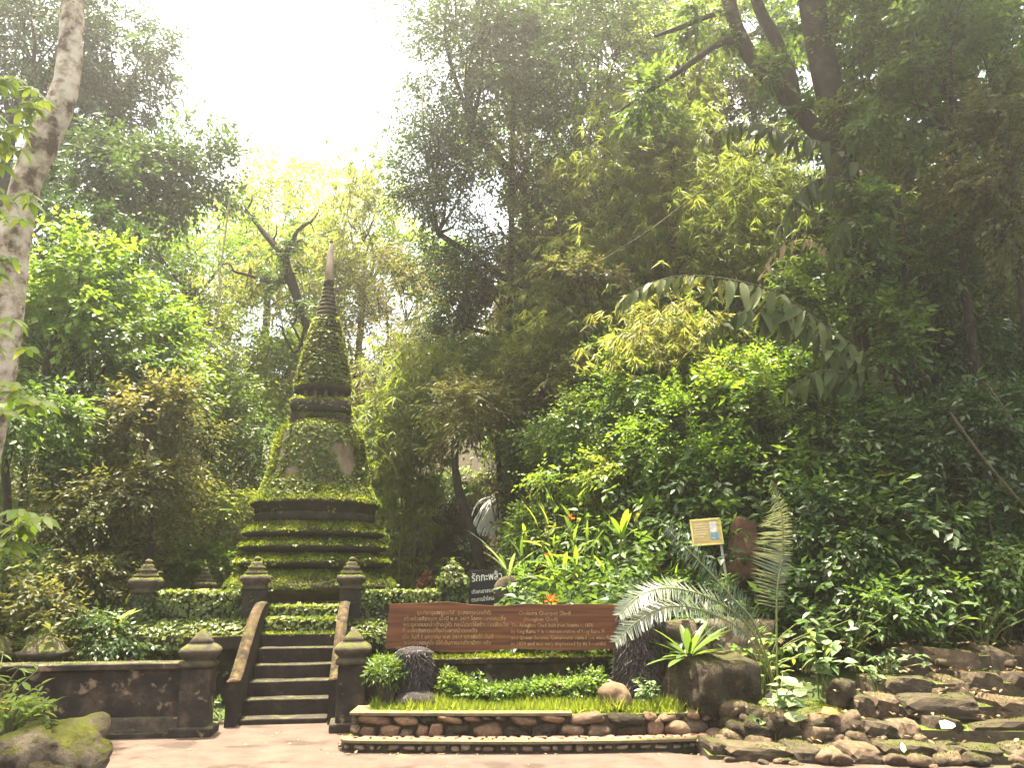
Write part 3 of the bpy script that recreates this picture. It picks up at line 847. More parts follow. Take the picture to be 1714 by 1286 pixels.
# capping slab of the wall: straight run, then stones
iA = [i for i in range(40) if bl_[i, 0] < .66 and i > 5]
band("capping_slab", bl_[iA] - np.array([0, .015]), bl_[iA] + np.array([0, .16]), .287, .312, M['slab'])
rbox("capping_slab", (-1.56, .17, .287), (-1.40, .62, .313), M['slab'], bed, .008, .004, 3)
iB = [i for i in range(40) if 1.45 < bl_[i, 0]]
band("capping_slab", bl_[iB] - np.array([0, .0]), bl_[iB] + np.array([0, .15]), .265, .29, M['mortar'])
def along(line, s):
    seg = np.linalg.norm(np.diff(line, axis=0), axis=1); cs = np.concatenate([[0], np.cumsum(seg)])
    x = np.interp(s, cs, line[:, 0]); y = np.interp(s, cs, line[:, 1])
    e = .02
    dx = np.interp(s + e, cs, line[:, 0]) - x; dy = np.interp(s + e, cs, line[:, 1]) - y
    return x, y, math.atan2(dy, dx), cs[-1]
# pebbles set in the kerb face
s = .04
while s < 3.95:
    w = rng.choice([rng.uniform(.035, .06), rng.uniform(.06, .12)])
    x, y, a, tot = along(fl_, s + w / 2)
    if s > tot: break
    hgt = min(rng.uniform(.035, .075), w * .9)
    o = stone("pebble", (x, y + .035 - 8, rng.uniform(.035, .05)), (w, .07, hgt), 'pebble', bed, rng)
    o.rotation_euler[2] += a
    s += w + rng.uniform(.008, .06)
# red pavers on the tread
s = .15
while True:
    w = rng.uniform(.09, .17)
    x, y, a, tot = along(fl_, s + w / 2)
    xb, yb, _, tb = along(bl_, (s + w / 2) * 1.0)
    if s > 3.75: break
    yb = np.interp(x, bl_[6:, 0], bl_[6:, 1])
    for q in (0, 1):
        yy = y + .085 + (yb - y - .06) * (.22 + .46 * q)
        stone("paver", (x + q * .04, yy - 8, .094 + rng.uniform(-.003, .004)), (w * .96, .105, .036), 'redpave', bed, rng, .04, 'slab')
    s += w
# rubble in the wall face: two uneven courses
prof_s, prof_h = [0.0], [.17]
s = .03
while True:
    w = rng.choice([rng.uniform(.10, .16), rng.uniform(.17, .30)])
    x, y, a, tot = along(bl_, .42 + s + w / 2)
    if .42 + s > tot - .1: break
    h = rng.uniform(.075, .135) if w < .17 else rng.uniform(.09, .15)
    o = stone("stone", (x, y + .05 - 8, .085 + h / 2 + rng.uniform(-.008, .008)), (w * 1.03, .15, h * 1.12), rng.choice(['rubble', 'rubble_warm', 'rubble', 'boulder']), bed, rng, .12)
    o.rotation_euler[2] += a
    prof_s += [s, s + w]; prof_h += [.09 + h, .09 + h]
    s += w + rng.uniform(.004, .03)
s = .0
while True:
    w = rng.choice([rng.uniform(.10, .18), rng.uniform(.18, .38)])
    x, y, a, tot = along(bl_, .42 + s + w / 2)
    if .42 + s > tot - .1: break
    z0 = float(np.mean(np.interp([s + .02, s + w / 2, s + w - .02], prof_s, prof_h)))
    z1 = .288 if x < .66 else .288 + rng.uniform(-.02, .03)
    h = z1 - z0
    o = stone("stone", (x, y + .05 - 8, z0 + h / 2), (w * 1.02, .15, h * 1.12), rng.choice(['rubble', 'rubble_warm', 'rubble_warm', 'boulder']), bed, rng, .10)
    o.rotation_euler[2] += a
    s += w + rng.uniform(.004, .025)
for k in range(5):
    stone("stone", (-1.50 + rng.uniform(-.02, .02), .20 + k * .09, .15 + .07 * (k % 2)), (.10, .12, .10), 'rubble', bed, rng)
# soil inside
V = [(-1.5, 8.3, .27), (2.2, 8.5, .26), (2.4, 9.6, .34), (-1.5, 9.35, .30)]
tag(mk("bed_soil", V, [(0, 1, 2, 3)], M['soil']), kind="structure")
# grass strip
rng = np.random.default_rng(210)
n = 11000
X = rng.uniform(-1.40, 2.0, n); T = rng.random(n)
Yf = np.interp(X, bl_[6:, 0], bl_[6:, 1]) + .13
Yg = Yf + T * np.where(X > 1.0, .34, .46)
gn = fbm(np.stack([X * 5, Yg * 5, X * 0], 1), 3)
hgt = rng.uniform(.03, .085, n) * (.25 + 1.5 * gn)
b = Leaves()
P = np.stack([X, Yg, np.full(n, .28)], 1)
b.add(P, rng.normal(size=(n, 3)) * .33 + UP, rng.normal(size=(n, 3)) + np.array([0, -.6, .2]), hgt * 1.7, .008, np.clip(.5 + rng.normal(size=n) * .22 + (gn - .5) * 1.2, 0, 1), T_BLADE)
n = 2600
P = np.stack([rng.uniform(-1.4, 1.9, n), rng.uniform(8.3, 8.72, n), np.full(n, .27)], 1)
b.add(P, rng.normal(size=(n, 3)) * .5 + UP * .9, rng.normal(size=(n, 3)), .11 * rng.uniform(.5, 1.1, n), .010, rng.uniform(.3, 1, n), T_BLADE)
tag(b.build("grass", M['grass']), "strip of bright short grass on the raised bed", "grass", kind="stuff")

# ---- boulders and single stones
def at(x, y, Y): return px(x, y, Y)
p = at(1196, 1152, 8.55); rock("boulder", "large dark angular boulder on the bed beside the steps", (p[0], p[1] + .1, p[2]), (.95, .78, .66), 'boulder', 5, .30, .35, .5)
p = at(1028, 1166, 8.5); rock("round_stone", "round tan stone at the foot of the thick dark trunk", p, (.34, .30, .28), 'boulder_pale', 8, .12, 1.1, .2, cat="stone")
p = at(1136, 1221, 8.28); rock("pale_stone", "smooth pale orange cobble set on the right part of the bed wall", p, (.30, .2, .17), 'boulder_pale', 9, .1, .85, .1, cat="stone")
p = at(1196, 1233, 8.32); rock("grey_stone", "small grey cobble next to the pale orange cobble", p, (.20, .16, .14), 'pebble', 11, .1, .9, 0, cat="stone")
p = at(846, 990, 11.2); rock("mossy_rock", "brown mossy rock behind the top edge of the wooden sign", p, (.34, .3, .42), 'mossrock', 13, .25, .8, .4, cat="rock")
p = at(1410, 1162, 8.5); rock("dark_rock", "dark wedge-shaped rock half hidden by leaves next to the steps", p, (.26, .3, .30), 'boulder', 17, .3, .7, .6, cat="rock")
p = at(1190, 1065, 9.5); rock("mossy_slab_rock", "broad yellow-green mossy rock behind the large dark boulder", (p[0], p[1] + .2, p[2] - .12), (1.5, .8, .62), 'mossrock', 23, .2, .7, .1, cat="rock")
p = at(128, 1228, 6.95); rock("mossy_boulder", "moss-topped boulder in the near corner beside the pavement", (p[0], p[1], p[2] - .03), (.46, .42, .34), 'pale_moss_rock', 21, .34, .7, .2)
# weathered log-like rock in the near corner
lg = smooth_path([at(-60, 1262, 6.7), at(30, 1262, 6.7), at(95, 1258, 6.72), at(150, 1268, 6.75), at(172, 1290, 6.75)], 60)
V, F = tube_geo(lg, np.interp(np.arange(60), [0, 34, 50, 59], [.17, .155, .12, .05]), 28, .0, 4)
V = V + (fbm(V * 5, 4)[:, None] - .5) * .16 * np.array([.3, 1, 1]) + (fbm(V * np.array([6, 20, 20]), 6)[:, None] - .5) * .11
tag(mk("log", V, F, M['pale_moss_rock'], smooth=True), "weathered grey-brown log lying in the near corner beside the pavement", "log")
p = at(95, 1295, 6.6); rock("dark_stone", "dark hollow stone under the weathered log", (p[0], p[1], p[2] - .04), (.40, .3, .26), 'boulder', 27, .3, .75, .1, cat="stone")

# ---- stone steps on the right
ss = empty("stone_steps", "broad rough steps of mossy fieldstone climbing the slope", "steps", (4.5, 7.5, 0))
rng = np.random.default_rng(230)
SF = [(7.52, .13, 1.75), (7.85, .29, 3.0), (8.2, .45, 3.35), (8.55, .61, 3.75), (8.95, .84, 4.2)]
for k, (yf, zt, x0) in enumerate(SF):
    y1 = SF[k + 1][0] + .15 if k < 4 else 9.9
    x1 = 8.0
    sh = .0 if k else .0
    # packed core under the stones
    nX = 40
    xs = np.linspace(x0, x1, nX); V, F = [], []
    z0 = -.05
    for x in xs:
        w = .05 * math.sin(x * 2.1 + k) + .12 * max(0, 2.6 - x)
        V += [(x - 4.5, yf + .05 + w - 7.5, z0), (x - 4.5, yf + .06 + w - 7.5, zt - .09), (x - 4.5, y1 + .1 - 7.5, zt - .06), (x - 4.5, y1 + .1 - 7.5, z0)]
    for i in range(nX - 1):
        for q in range(4):
            F.append((4 * i + q, 4 * i + (q + 1) % 4, 4 * i + 4 + (q + 1) % 4, 4 * i + 4 + q))
    F += [(0, 1, 2, 3), tuple(4 * (nX - 1) + q for q in (3, 2, 1, 0))]
    fix(mk("core", V, F, M['mortar'], ss))
    x = x0
    while x < 7.4:
        w = rng.choice([rng.uniform(.2, .4), rng.uniform(.5, 1.2)]) if k else rng.choice([rng.uniform(.14, .3), rng.uniform(.3, .6)])
        wob = .05 * math.sin(x * 2.1 + k) + .12 * max(0, 2.6 - x)
        h = (.17, .24, .24, .24, .34)[k] * rng.uniform(.95, 1.25)
        d = rng.uniform(.46, .60)
        o = stone("stone", (x + w / 2 - 4.5, yf + wob + d / 2 + rng.uniform(-.05, .04) - 7.5, zt - h / 2 + rng.uniform(-.025, .018)), (w * 1.06, d, h), rng.choice(['rubble', 'rubble', 'step', 'step', 'mossrock']), ss, rng, .05, 'slab')
        if rng.random() < .35:
            stone("stone", (x + w * rng.random() - 4.5, yf + wob - .02 - 7.5, zt - .16), (rng.uniform(.1, .2), .12, rng.uniform(.06, .11)), 'rubble', ss, rng, .15)
        x += w * .97
# loose rubble at the foot of the steps
for i in range(20):
    x = rng.uniform(1.9, 5.2); y = 7.46 - .05 * (x - 2) + rng.uniform(-.06, .12)
    w = rng.uniform(.08, .24)
    stone("stone", (x - 4.5, y - 7.5, w * .18), (w, w * .8, w * .5), 'step' if rng.random() < .6 else 'rubble', ss, rng, .2)
V0 = [o for o in ss.children if o.name.startswith("core")]
moss_on(V0, "moss", ss, 240, dens=1500, zmin=.3, L=.022, cover=.45)
def moss_stones(root, name, seed, dens, cover, L=.02):
    rng = np.random.default_rng(seed); buf = Leaves()
    bpy.context.view_layer.update()
    for o in root.children:
        if not o.name.startswith("stone"): continue
        V, F = world_geo(o)
        Mx = np.array(o.matrix_local)
        V = V @ Mx[:3, :3].T + Mx[:3, 3]
        P, N = sample_tris(V, F, dens, rng, lambda P, N: (N[:, 2] > -.1) & (N[:, 1] < .5) & (fbm(P * 3.2 + 2, seed) + .18 * N[:, 2] > cover))
        n = len(P)
        if n == 0: continue
        sc = rng.uniform(.5, 1.3, n)
        buf.add(P - N * .003, N * .5 + rng.normal(size=(n, 3)) * .6, N + rng.normal(size=(n, 3)) * .7, L * sc, L * .45 * sc, np.clip(.25 + rng.normal(size=n) * .22, 0, 1), T_SMALL)
    if buf.k: tag(buf.build(name, M['moss'], root), kind="stuff")
moss_stones(ss, "moss", 251, 2200, .62)
rng = np.random.default_rng(252); b = Leaves()
n = 300
P = np.stack([rng.uniform(2.6, 6.2, n), rng.uniform(7.6, 9.4, n), np.zeros(n)], 1)
P[:, 2] = np.interp(P[:, 1], [7.52, 7.6, 7.85, 7.9, 8.2, 8.25, 8.55, 8.6, 8.95, 9.0], [.13, .14, .15, .30, .31, .46, .47, .62, .63, .86]) + .02
b.add(P, rng.normal(size=(n, 3)) * np.array([1, 1, .25]), UP + rng.normal(size=(n, 3)) * .5, rng.uniform(.03, .085, n), rng.uniform(.015, .035, n), rng.random(n), T_LEAF)
n = 90
P = np.stack([rng.uniform(-4.2, 2.2, n), 8.9 - rng.exponential(.5, n), np.full(n, .012)], 1); P[:, 1] = np.where((P[:, 0] > -1.7) , np.minimum(P[:, 1], 7.86), P[:, 1])
b.add(P, rng.normal(size=(n, 3)) * np.array([1, 1, .12]), UP + rng.normal(size=(n, 3)) * .3, rng.uniform(.02, .06, n), rng.uniform(.01, .025, n), rng.random(n), T_LEAF)
tag(b.build("leaf_litter", M['dry']), "scattered bits of dry leaf litter on the steps and pavement", "leaf litter", kind="stuff")
# stone bank closing the bed towards the steps
rng = np.random.default_rng(233)
bk = empty("stone_bank", "tumbled bank of mossy stones between the bed wall and the steps", "stone bank", (2.7, 8.3, 0))
for i in range(44):
    u = rng.random(); x = 2.0 + u * 1.5; z = rng.uniform(.04, .34) * (1 - .3 * u); y = 7.95 + (z * .9) + .25 * abs(x - 2.5) * .4 - .16 * (x - 2.2)
    w = rng.uniform(.14, .32)
    stone("stone", (x - 2.7, y - 8.3, z), (w, w * .8, w * .62), 'rubble' if rng.random() < .6 else 'boulder', bk, rng, .2)
V, F = stone_geo((1.75, .9, .62), 44, 3, .7, .15)
o = mk("soil_core", V + np.array([.05, .42, .02]), F, M['mortar'], bk, smooth=True)
moss_on([o], "moss", bk, 241, dens=2200, zmin=.2, L=.022, cover=.4)

moss_stones(bk, "moss", 253, 2600, .56)
moss_stones(bed, "moss", 254, 1500, .66)
# fallen leaves lying about
def fallen(label, x, y, Y, L, W, mat, rz, tilt=.15, dz=.01):
    p = px(x, y, Y); b = Leaves()
    d = np.array([[math.cos(rz), math.sin(rz), tilt]])
    b.add(np.zeros((1, 3)) - d * L * .5, d, np.array([[0, -.55, 1.0]]), L, W, .5, T_LEAF)
    o = b.build("fallen_leaf", M[mat]); o.location = (p[0], p[1], p[2] + dz)
    m = o.modifiers.new("thickness", 'SOLIDIFY'); m.thickness = .002
    return tag(o, label, "leaf")
fallen("bright orange-yellow fallen leaf at the edge of the upper stone steps", 1391, 1193, 8.0, .20, .12, 'fallen', .15, .1)
fallen("large cream fallen leaf lying on a step stone", 1588, 1217, 7.75, .22, .13, 'cream', .5, .25, .02)
fallen("small orange fallen leaf on the bed wall below the large boulder", 1240, 1206, 8.2, .13, .09, 'orange', .4, .15)
fallen("dry yellow leaf on the pavement against the pebble kerb", 680, 1268, 7.8, .22, .045, 'fallen', .05, .02, .004)
fallen("pale green fallen leaf resting on the red kerb pavers", 1176, 1243, 8.0, .14, .06, 'grass', .3, .1, .02)
fallen("small buff leaf standing on edge between step stones", 1512, 1258, 7.5, .13, .05, 'cream', 1.2, .9, .05)

# ------------------------------------------------------------------ signs
def text(parent, body, loc, size, mat, rot, width, name="lettering", ext=.0015):
    cu = bpy.data.curves.new(name, 'FONT')
    cu.body = body; cu.size = size; cu.extrude = ext; cu.resolution_u = 1; cu.offset = size * .008
    t = bpy.data.objects.new(name + "_curve", cu); C.objects.link(t)
    bpy.context.view_layer.update()
    me = bpy.data.meshes.new_from_object(t.evaluated_get(bpy.context.evaluated_depsgraph_get()))
    w = t.dimensions.x
    bpy.data.objects.remove(t); bpy.data.curves.remove(cu)
    me.name = name; me.materials.clear(); me.materials.append(mat)
    o = bpy.data.objects.new(name, me); C.objects.link(o); o.parent = parent
    o.location = loc; o.rotation_euler = rot; o.scale = (width / max(w, .01), 1, 1)
    return o
# wood
m, nt, bs = newmat("sign_wood")
tc = node(nt, "ShaderNodeTexCoord"); mp = node(nt, "ShaderNodeMapping"); mp.inputs["Scale"].default_value = (.5, 4, 9)
nt.links.new(tc.outputs["Object"], mp.inputs[0])
nz = node(nt, "ShaderNodeTexNoise"); nz.inputs["Scale"].default_value = 2.2; nz.inputs["Detail"].default_value = 9; nz.inputs["Distortion"].default_value = .8
nt.links.new(mp.outputs[0], nz.inputs["Vector"])
r = ramp(nt, [(.28, (.030, .008, .003)), (.44, (.080, .023, .006)), (.58, (.125, .040, .010)), (.8, (.195, .080, .020))])
nt.links.new(nz.outputs[0], r.inputs[0]); nt.links.new(r.outputs[0], bs.inputs["Base Color"])
bs.inputs["Roughness"].default_value = .5; bs.inputs["Specular IOR Level"].default_value = .4
bp = node(nt, "ShaderNodeBump"); bp.inputs["Strength"].default_value = .25; bp.inputs["Distance"].default_value = .01
nt.links.new(nz.outputs[0], bp.inputs["Height"]); nt.links.new(bp.outputs[0], bs.inputs["Normal"])
M['wood'] = m
M['carve'] = stonemat("carved_letters", [(.32, (.12, .055, .018)), (.46, (.29, .18, .078)), (.66, (.46, .33, .17))], 7, .85, 0)
M['white'] = plainmat("white_letters", (.72, .68, .58), .7)
M['black'] = plainmat("black_board", (.012, .012, .011), .6)
pl, prr = at(652, 1012, 8.96), at(1040, 1088, 8.96)
WX, ZT, ZB = prr[0] - pl[0], pl[2], prr[2]
sg = empty("wooden_sign", "long reddish-brown wooden board carved with an inscription in two languages", "sign", (pl[0], 8.96, ZB))
nX = 60; V, F = [], []
hh = ZT - ZB
for i in range(nX):
    u = i / (nX - 1); x = u * WX
    zt = hh + .012 * math.sin(u * 9) + .018 * math.exp(-((u - .25) / .06) ** 2) + .022 * math.exp(-((u - .60) / .07) ** 2) - .012 * u
    zb = .0 - .022 * math.exp(-((u - .33) / .16) ** 2) + .010 * math.sin(u * 13 + 1)
    xo = -.03 * (1 - u) if u < .01 else 0
    V += [(x + xo, 0, zb), (x, -.008 * math.sin(u * math.pi), zt), (x, .045, zt), (x + xo, .045, zb)]
for i in range(nX - 1):
    for k in range(4):
        F.append((4 * i + k, 4 * i + (k + 1) % 4, 4 * i + 4 + (k + 1) % 4, 4 * i + 4 + k))
F += [(3, 2, 1, 0), tuple(4 * (nX - 1) + k for k in range(4))]
fix(mk("board", V, F, M['wood'], sg))
R90 = (math.radians(90), 0, 0)
thai = [("จุลศิราจุมพฏเจดีย์  (อลงกรณ์เจดีย์)", .30), ("สร้างด้วยศิลาแลง เมื่อปี พ.ศ. 2419 โดยพระบาทสมเด็จ", .16), ("พระจุลจอมเกล้าเจ้าอยู่หัว ทรงโปรดให้สร้างขึ้นเพื่อเป็น", .155), ("ที่ ระลึกถึงการเสด็จประพาสน้ำตกพลิ้ว", .15), ("เมื่อ วันที่ 1 มกราคม พ.ศ. 2419 และเพื่อให้เป็นที่", .15), ("ระลึกว่าเคยเสด็จ มีให้เดินทางมาเที่ยวน้ำตกพลิ้ว", .17)]
wid_t = [.80, 1.10, 1.13, .80, .97, .93]
for i, (t, x) in enumerate(thai):
    text(sg, t, (x, -.0135, hh - .105 - .0625 * i), .056, M['carve'], R90, wid_t[i])
eng = [("Chulasira Chumpot Chedi", 1.40, .56), ("(Alongkon Chedi)", 1.45, .37), ("The Alongkon Chedi built from laterite in 1876", 1.32, .88), ("by King Rama V in commemoration of King Rama V", 1.32, 1.0), ("and Queen Sunanta Kumareerat visited the waterfall", 1.32, 1.08), ("in 1874 and was very impressed by its beautiful.", 1.32, 1.02)]
for i, (t, x, w) in enumerate(eng):
    text(sg, t, (x, -.0135, hh - .11 - .063 * i), .056, M['carve'], R90, w)
# black notice with white Thai lettering
p0, p1 = at(792, 955, 11.75), at(838, 1016, 11.75)
nb = empty("notice_board", "small black notice board with three lines of white lettering behind the wooden sign", "notice", (p0[0], 11.75, p1[2]), math.radians(8))
w_, h_ = p1[0] - p0[0], p0[2] - p1[2]
rbox("board", (-.06, 0, 0), (w_ + .02, .03, h_), M['black'], nb, .004)
rbox("leg", (.02, .032, -p1[2] + .5), (.05, .06, h_ * .8), M['black'], nb, .003)
rbox("leg", (w_ - .08, .032, -p1[2] + .5), (w_ - .05, .06, h_ * .8), M['black'], nb, .003)
for t, z, s_, wd in (("รักกะพลิ้ว", h_ - .16, .15, .44), ("เทือกเขาสระบาป..", h_ - .33, .075, .42), ("ตระการน้ำใสแลปลา", h_ - .44, .075, .42)):
    text(nb, t, (-.02, -.004, z), s_, M['white'], (math.radians(90), math.radians(-5), 0), wd, ext=.001)
# yellow notice with two small pictures on a slope
m, nt, bs = newmat("yellow_panel")
tc = node(nt, "ShaderNodeTexCoord"); mp = node(nt, "ShaderNodeMapping"); mp.inputs["Scale"].default_value = (1, 1, 14)
nt.links.new(tc.outputs["Object"], mp.inputs[0]); nz = node(nt, "ShaderNodeTexNoise"); nz.inputs["Scale"].default_value = 4
nt.links.new(mp.outputs[0], nz.inputs["Vector"])
r = ramp(nt, [(.3, (.30, .20, .055)), (.6, (.42, .30, .10)), (.8, (.48, .36, .15))]); nt.links.new(nz.outputs[0], r.inputs[0]); nt.links.new(r.outputs[0], bs.inputs["Base Color"])
bs.inputs["Roughness"].default_value = .45
M['panel'] = m
M['panel_rim'] = plainmat("yellow_rim", (.55, .47, .14), .6)
M['photo_blue'] = stonemat("printed_photo_blue", [(.3, (.06, .12, .17)), (.5, (.16, .27, .34)), (.8, (.45, .55, .60))], 22, .4, 0)
M['photo_grey'] = stonemat("printed_photo_grey", [(.3, (.30, .30, .27)), (.6, (.58, .57, .52)), (.8, (.70, .69, .64))], 18, .4, 0)
M['pole'] = plainmat("pole_grey", (.30, .27, .22), .7)
YN = 10.3
p0, p1 = at(1158, 870, YN), at(1208, 912, YN)
hz = float(H(np.array([p0[0]]), np.array([YN]))[0])
ys = empty("information_sign", "tilted yellow information panel with two small pictures on the green slope", "sign", ((p0[0] + p1[0]) / 2, YN, (p0[2] + p1[2]) / 2), math.radians(-6))
hw, hh2 = (p1[0] - p0[0]) / 2, (p0[2] - p1[2]) / 2
ys.rotation_euler = (math.radians(-8), math.radians(-4), math.radians(-6))
rbox("panel", (-hw, 0, -hh2), (hw, .02, hh2), M['panel'], ys, .003)
for lo, hi in (((-hw - .012, -.006, hh2 - .008), (hw + .012, .024, hh2 + .012)), ((-hw - .012, -.006, -hh2 - .012), (hw + .012, .024, -hh2 + .008)), ((-hw - .012, -.005, -hh2 + .009), (-hw + .008, .023, hh2 - .009)), ((hw - .008, -.005, -hh2 + .009), (hw + .012, .023, hh2 - .009))):
    rbox("rim", lo, hi, M['panel_rim'], ys, .002)
rbox("picture", (hw * .25, -.004, -.01), (hw * .72, -.001, hh2 * .80), M['photo_grey'], ys, 0)
rbox("picture", (hw * .22, -.004, -hh2 * .62), (hw * .80, -.001, -.02), M['photo_blue'], ys, 0)
rbox("post", (hw - .035, .026, -hh2 - .75), (hw - .005, .056, hh2 * .8), M['pole'], ys, .004)
M['panel_ink'] = plainmat("faded_ink", (.58, .50, .30), .6)
for i in range(6):     # faded lines of small print
    wl = (.50, .42, .46, .47, .40, .30)[i] * 2 * hw
    rbox("print_line", (-hw * .85, -.003, hh2 * (.62 - .2 * i)), (-hw * .85 + wl, -.001, hh2 * (.62 - .2 * i) + .010), M['panel_ink'], ys, 0)
# standing stone
p = at(1243, 918, 10.4)
V, F = stone_geo((.42, .24, .80), 33, 4, .22, .12)
o = mk("standing_stone", V, F, M['standing'], smooth=True); o.location = tuple(p); o.rotation_euler = (0, .03, .1)
tag(o, "reddish-brown upright slab of stone standing on the slope beside the yellow panel", "standing stone")

# ------------------------------------------------------------------ fibrous trunks that hold the sign
def fibre_trunk(name, label, cx, cyy, z0, z1, r0, r1, seed, lean=0.0, flare=.25, cat="tree stump"):
    n, m = 40, 26
    V, F = [], []
    rng = np.random.default_rng(seed)
    for i in range(m):
        t = i / (m - 1); z = z0 + (z1 - z0) * t
        r = r0 + (r1 - r0) * t + flare * r0 * math.exp(-t * 7)
        if t > .93: r *= 1 - .5 * ((t - .93) / .07) ** 2
        a = np.linspace(0, 2 * np.pi, n, endpoint=False)
        rr = r * (1 + .16 * (fbm(np.stack([np.cos(a) * 2.5, np.sin(a) * 2.5, np.full(n, t * 4)], 1), seed) - .5) + .10 * (vnoise(np.stack([np.cos(a) * 9, np.sin(a) * 9, np.full(n, t * 7)], 1), seed + 2) - .5))
        V.append(np.stack([np.cos(a) * rr + lean * t, np.sin(a) * rr, np.full(n, z)], 1))
    V = np.concatenate(V)
    for i in range(m - 1):
        for j in range(n): F.append((i * n + j, i * n + (j + 1) % n, (i + 1) * n + (j + 1) % n, (i + 1) * n + j))
    F.append(tuple((m - 1) * n + j for j in range(n)))
    root = empty(name, label, cat, (cx, cyy, 0))
    body = mk("trunk", V, F, M['fibre'], root, smooth=True)
    P, N = sample_tris(V, F, 3200, rng, lambda P, N: N[:, 1] < .35)
    b = Leaves(); k = len(P)
    D = N * .45 + rng.normal(size=(k, 3)) * .35 - UP * .8
    b.add(P, D, N + rng.normal(size=(k, 3)) * .5, .06 * rng.uniform(.5, 1.5, k), .005, rng.random(k), T_NEEDLE)
    m_ = M.get('fibre_hair')
    if m_ is None:
        M['fibre_hair'] = m_ = leafmat("root_fibre", [(.010, .008, .009), (.028, .022, .022), (.085, .068, .064)], .05, .55, .5)
    tag(b.build("root_fibres", m_, root), kind="stuff")
    return root
cx = at(1076, 1100, 8.85)[0]
fibre_trunk("thick_trunk", "thick dark fibrous trunk at the end of the wooden sign", cx, 9.02, .2, at(1076, 1008, 8.85)[2], .30, .255, 1, .02, .22, "tree trunk")
cx = at(692, 1130, 8.72)[0]
fibre_trunk("tree_stump", "dark shaggy stump overlapping the lower corner of the wooden sign", cx, 8.74, .2, at(690, 1084, 8.72)[2], .165, .185, 2, .0, .3)
p = at(697, 1176, 8.56)
o = rock("root_mass", "greyish shaggy root lump at the base of the dark stump", p, (.46, .34, .24), 'fibre', 6, .2, .85, 0, cat="root")
# ------------------------------------------------------------------ vegetation
TRI = [0]
def hz_at(x, y): return float(H(np.array([x]), np.array([y]))[0])

def crown(buf, rng, c, R, nleaf, L, W, tint=.5, tpl=T_SMALL, nl=8, lobes=7, droop=.3, shell=.45, tl=.55, clump=.22, spread=.8, down=.2, flat=.45):
    """uneven crown: overlapping lobes -> clumps -> leafy twigs"""
    c = np.asarray(c, float); R = np.asarray(R, float)
    ntw = max(4, int(nleaf * .84) // nl)
    L, W = L * 1.07, W * 1.1
    lo_c = rv(rng, lobes) * rng.uniform(.25, .62, (lobes, 1)); lo_c[0] = 0
    lo_r = rng.uniform(.38, .62, lobes); lo_r[0] = .6
    ncl = max(6, ntw // 20)
    li = rng.choice(lobes, ncl, p=lo_r ** 2 / (lo_r ** 2).sum())
    d = rv(rng, ncl)
    cc = lo_c[li] + d * (lo_r[li] * (shell + (1 - shell) * rng.random(ncl) ** .6))[:, None]
    ct = tint + rng.normal(size=ncl) * .16
    ci = rng.integers(ncl, size=ntw)
    O = c + (cc[ci] + rng.normal(size=(ntw, 3)) * clump * .45 * np.array([1, 1, .7])) * R
    D = nrm(nrm(cc[ci] + d[ci] * .6) * .8 + rng.normal(size=(ntw, 3)) * .55 + UP * .12)
    sprays(buf, rng, O, D, tl * rng.uniform(.6, 1.3, ntw), nl, L, W, ct[ci], tpl, droop, spread, flat, down=down)
    return c + lo_c * R, O, D

def limbs_to(base, fork, targets, r0, rng, lst, bend=.25):
    for t in targets:
        mid = (fork + t) / 2 + rng.normal(size=3) * bend * np.linalg.norm(t - fork) * .3
        lst.append((smooth_path([fork, mid, t], 9), np.linspace(r0 * .55, r0 * .10, 9)))

def tree(name, label, cpx, R, Y, nleaf, mat, L=.11, W=.05, seed=0, base=None, trunk=None, r0=None, tint=.5, group=None, cat="tree", barkm='bark', **kw):
    """crown centred on photo pixel cpx at distance Y, standing on the ground below it (or at base)"""
    rng = np.random.default_rng(seed + 1000)
    c = px(cpx[0], cpx[1], Y)
    b = np.array([c[0], c[1], 0]) if base is None else np.array([base[0], base[1], 0.0])
    b[2] = hz_at(b[0], b[1]) - .1
    root = empty(name, label, cat, tuple(b), 0, group)
    R = np.asarray(R, float)
    buf = Leaves()
    lc, O, D = crown(buf, rng, c - b, R, nleaf, L, W, tint, **kw)
    r0 = r0 or max(.05, .045 * float(R.mean()))
    fork = (c - b) - np.array([0, 0, R[2] * .55])
    fork[2] = max(fork[2], .35 * (c - b)[2])
    path = smooth_path([np.zeros(3), fork * np.array([.3, .3, .5]) + rng.normal(size=3) * .12, fork], 10)
    lst = [(path, np.linspace(r0 * 1.15, r0 * .8, 10))]
    limbs_to(None, fork, lc, r0, rng, lst)
    k = rng.choice(len(O), min(30, len(O)), replace=False)
    j = np.argmin(np.linalg.norm(O[k][:, None] - lc[None], axis=2), axis=1)
    for q, jj in zip(k, j):
        e = O[q] + D[q] * .35
        lst.append((smooth_path([lc[jj] * .7 + fork * .3, (lc[jj] + e) / 2 + rng.normal(size=3) * .08, e], 6), np.linspace(r0 * .16, r0 * .04, 6)))
    tubes("trunk", lst, M[barkm], root, 7, .12, seed)
    TRI[0] += buf.ntri()
    buf.build("crown", M[mat], root)
    return root

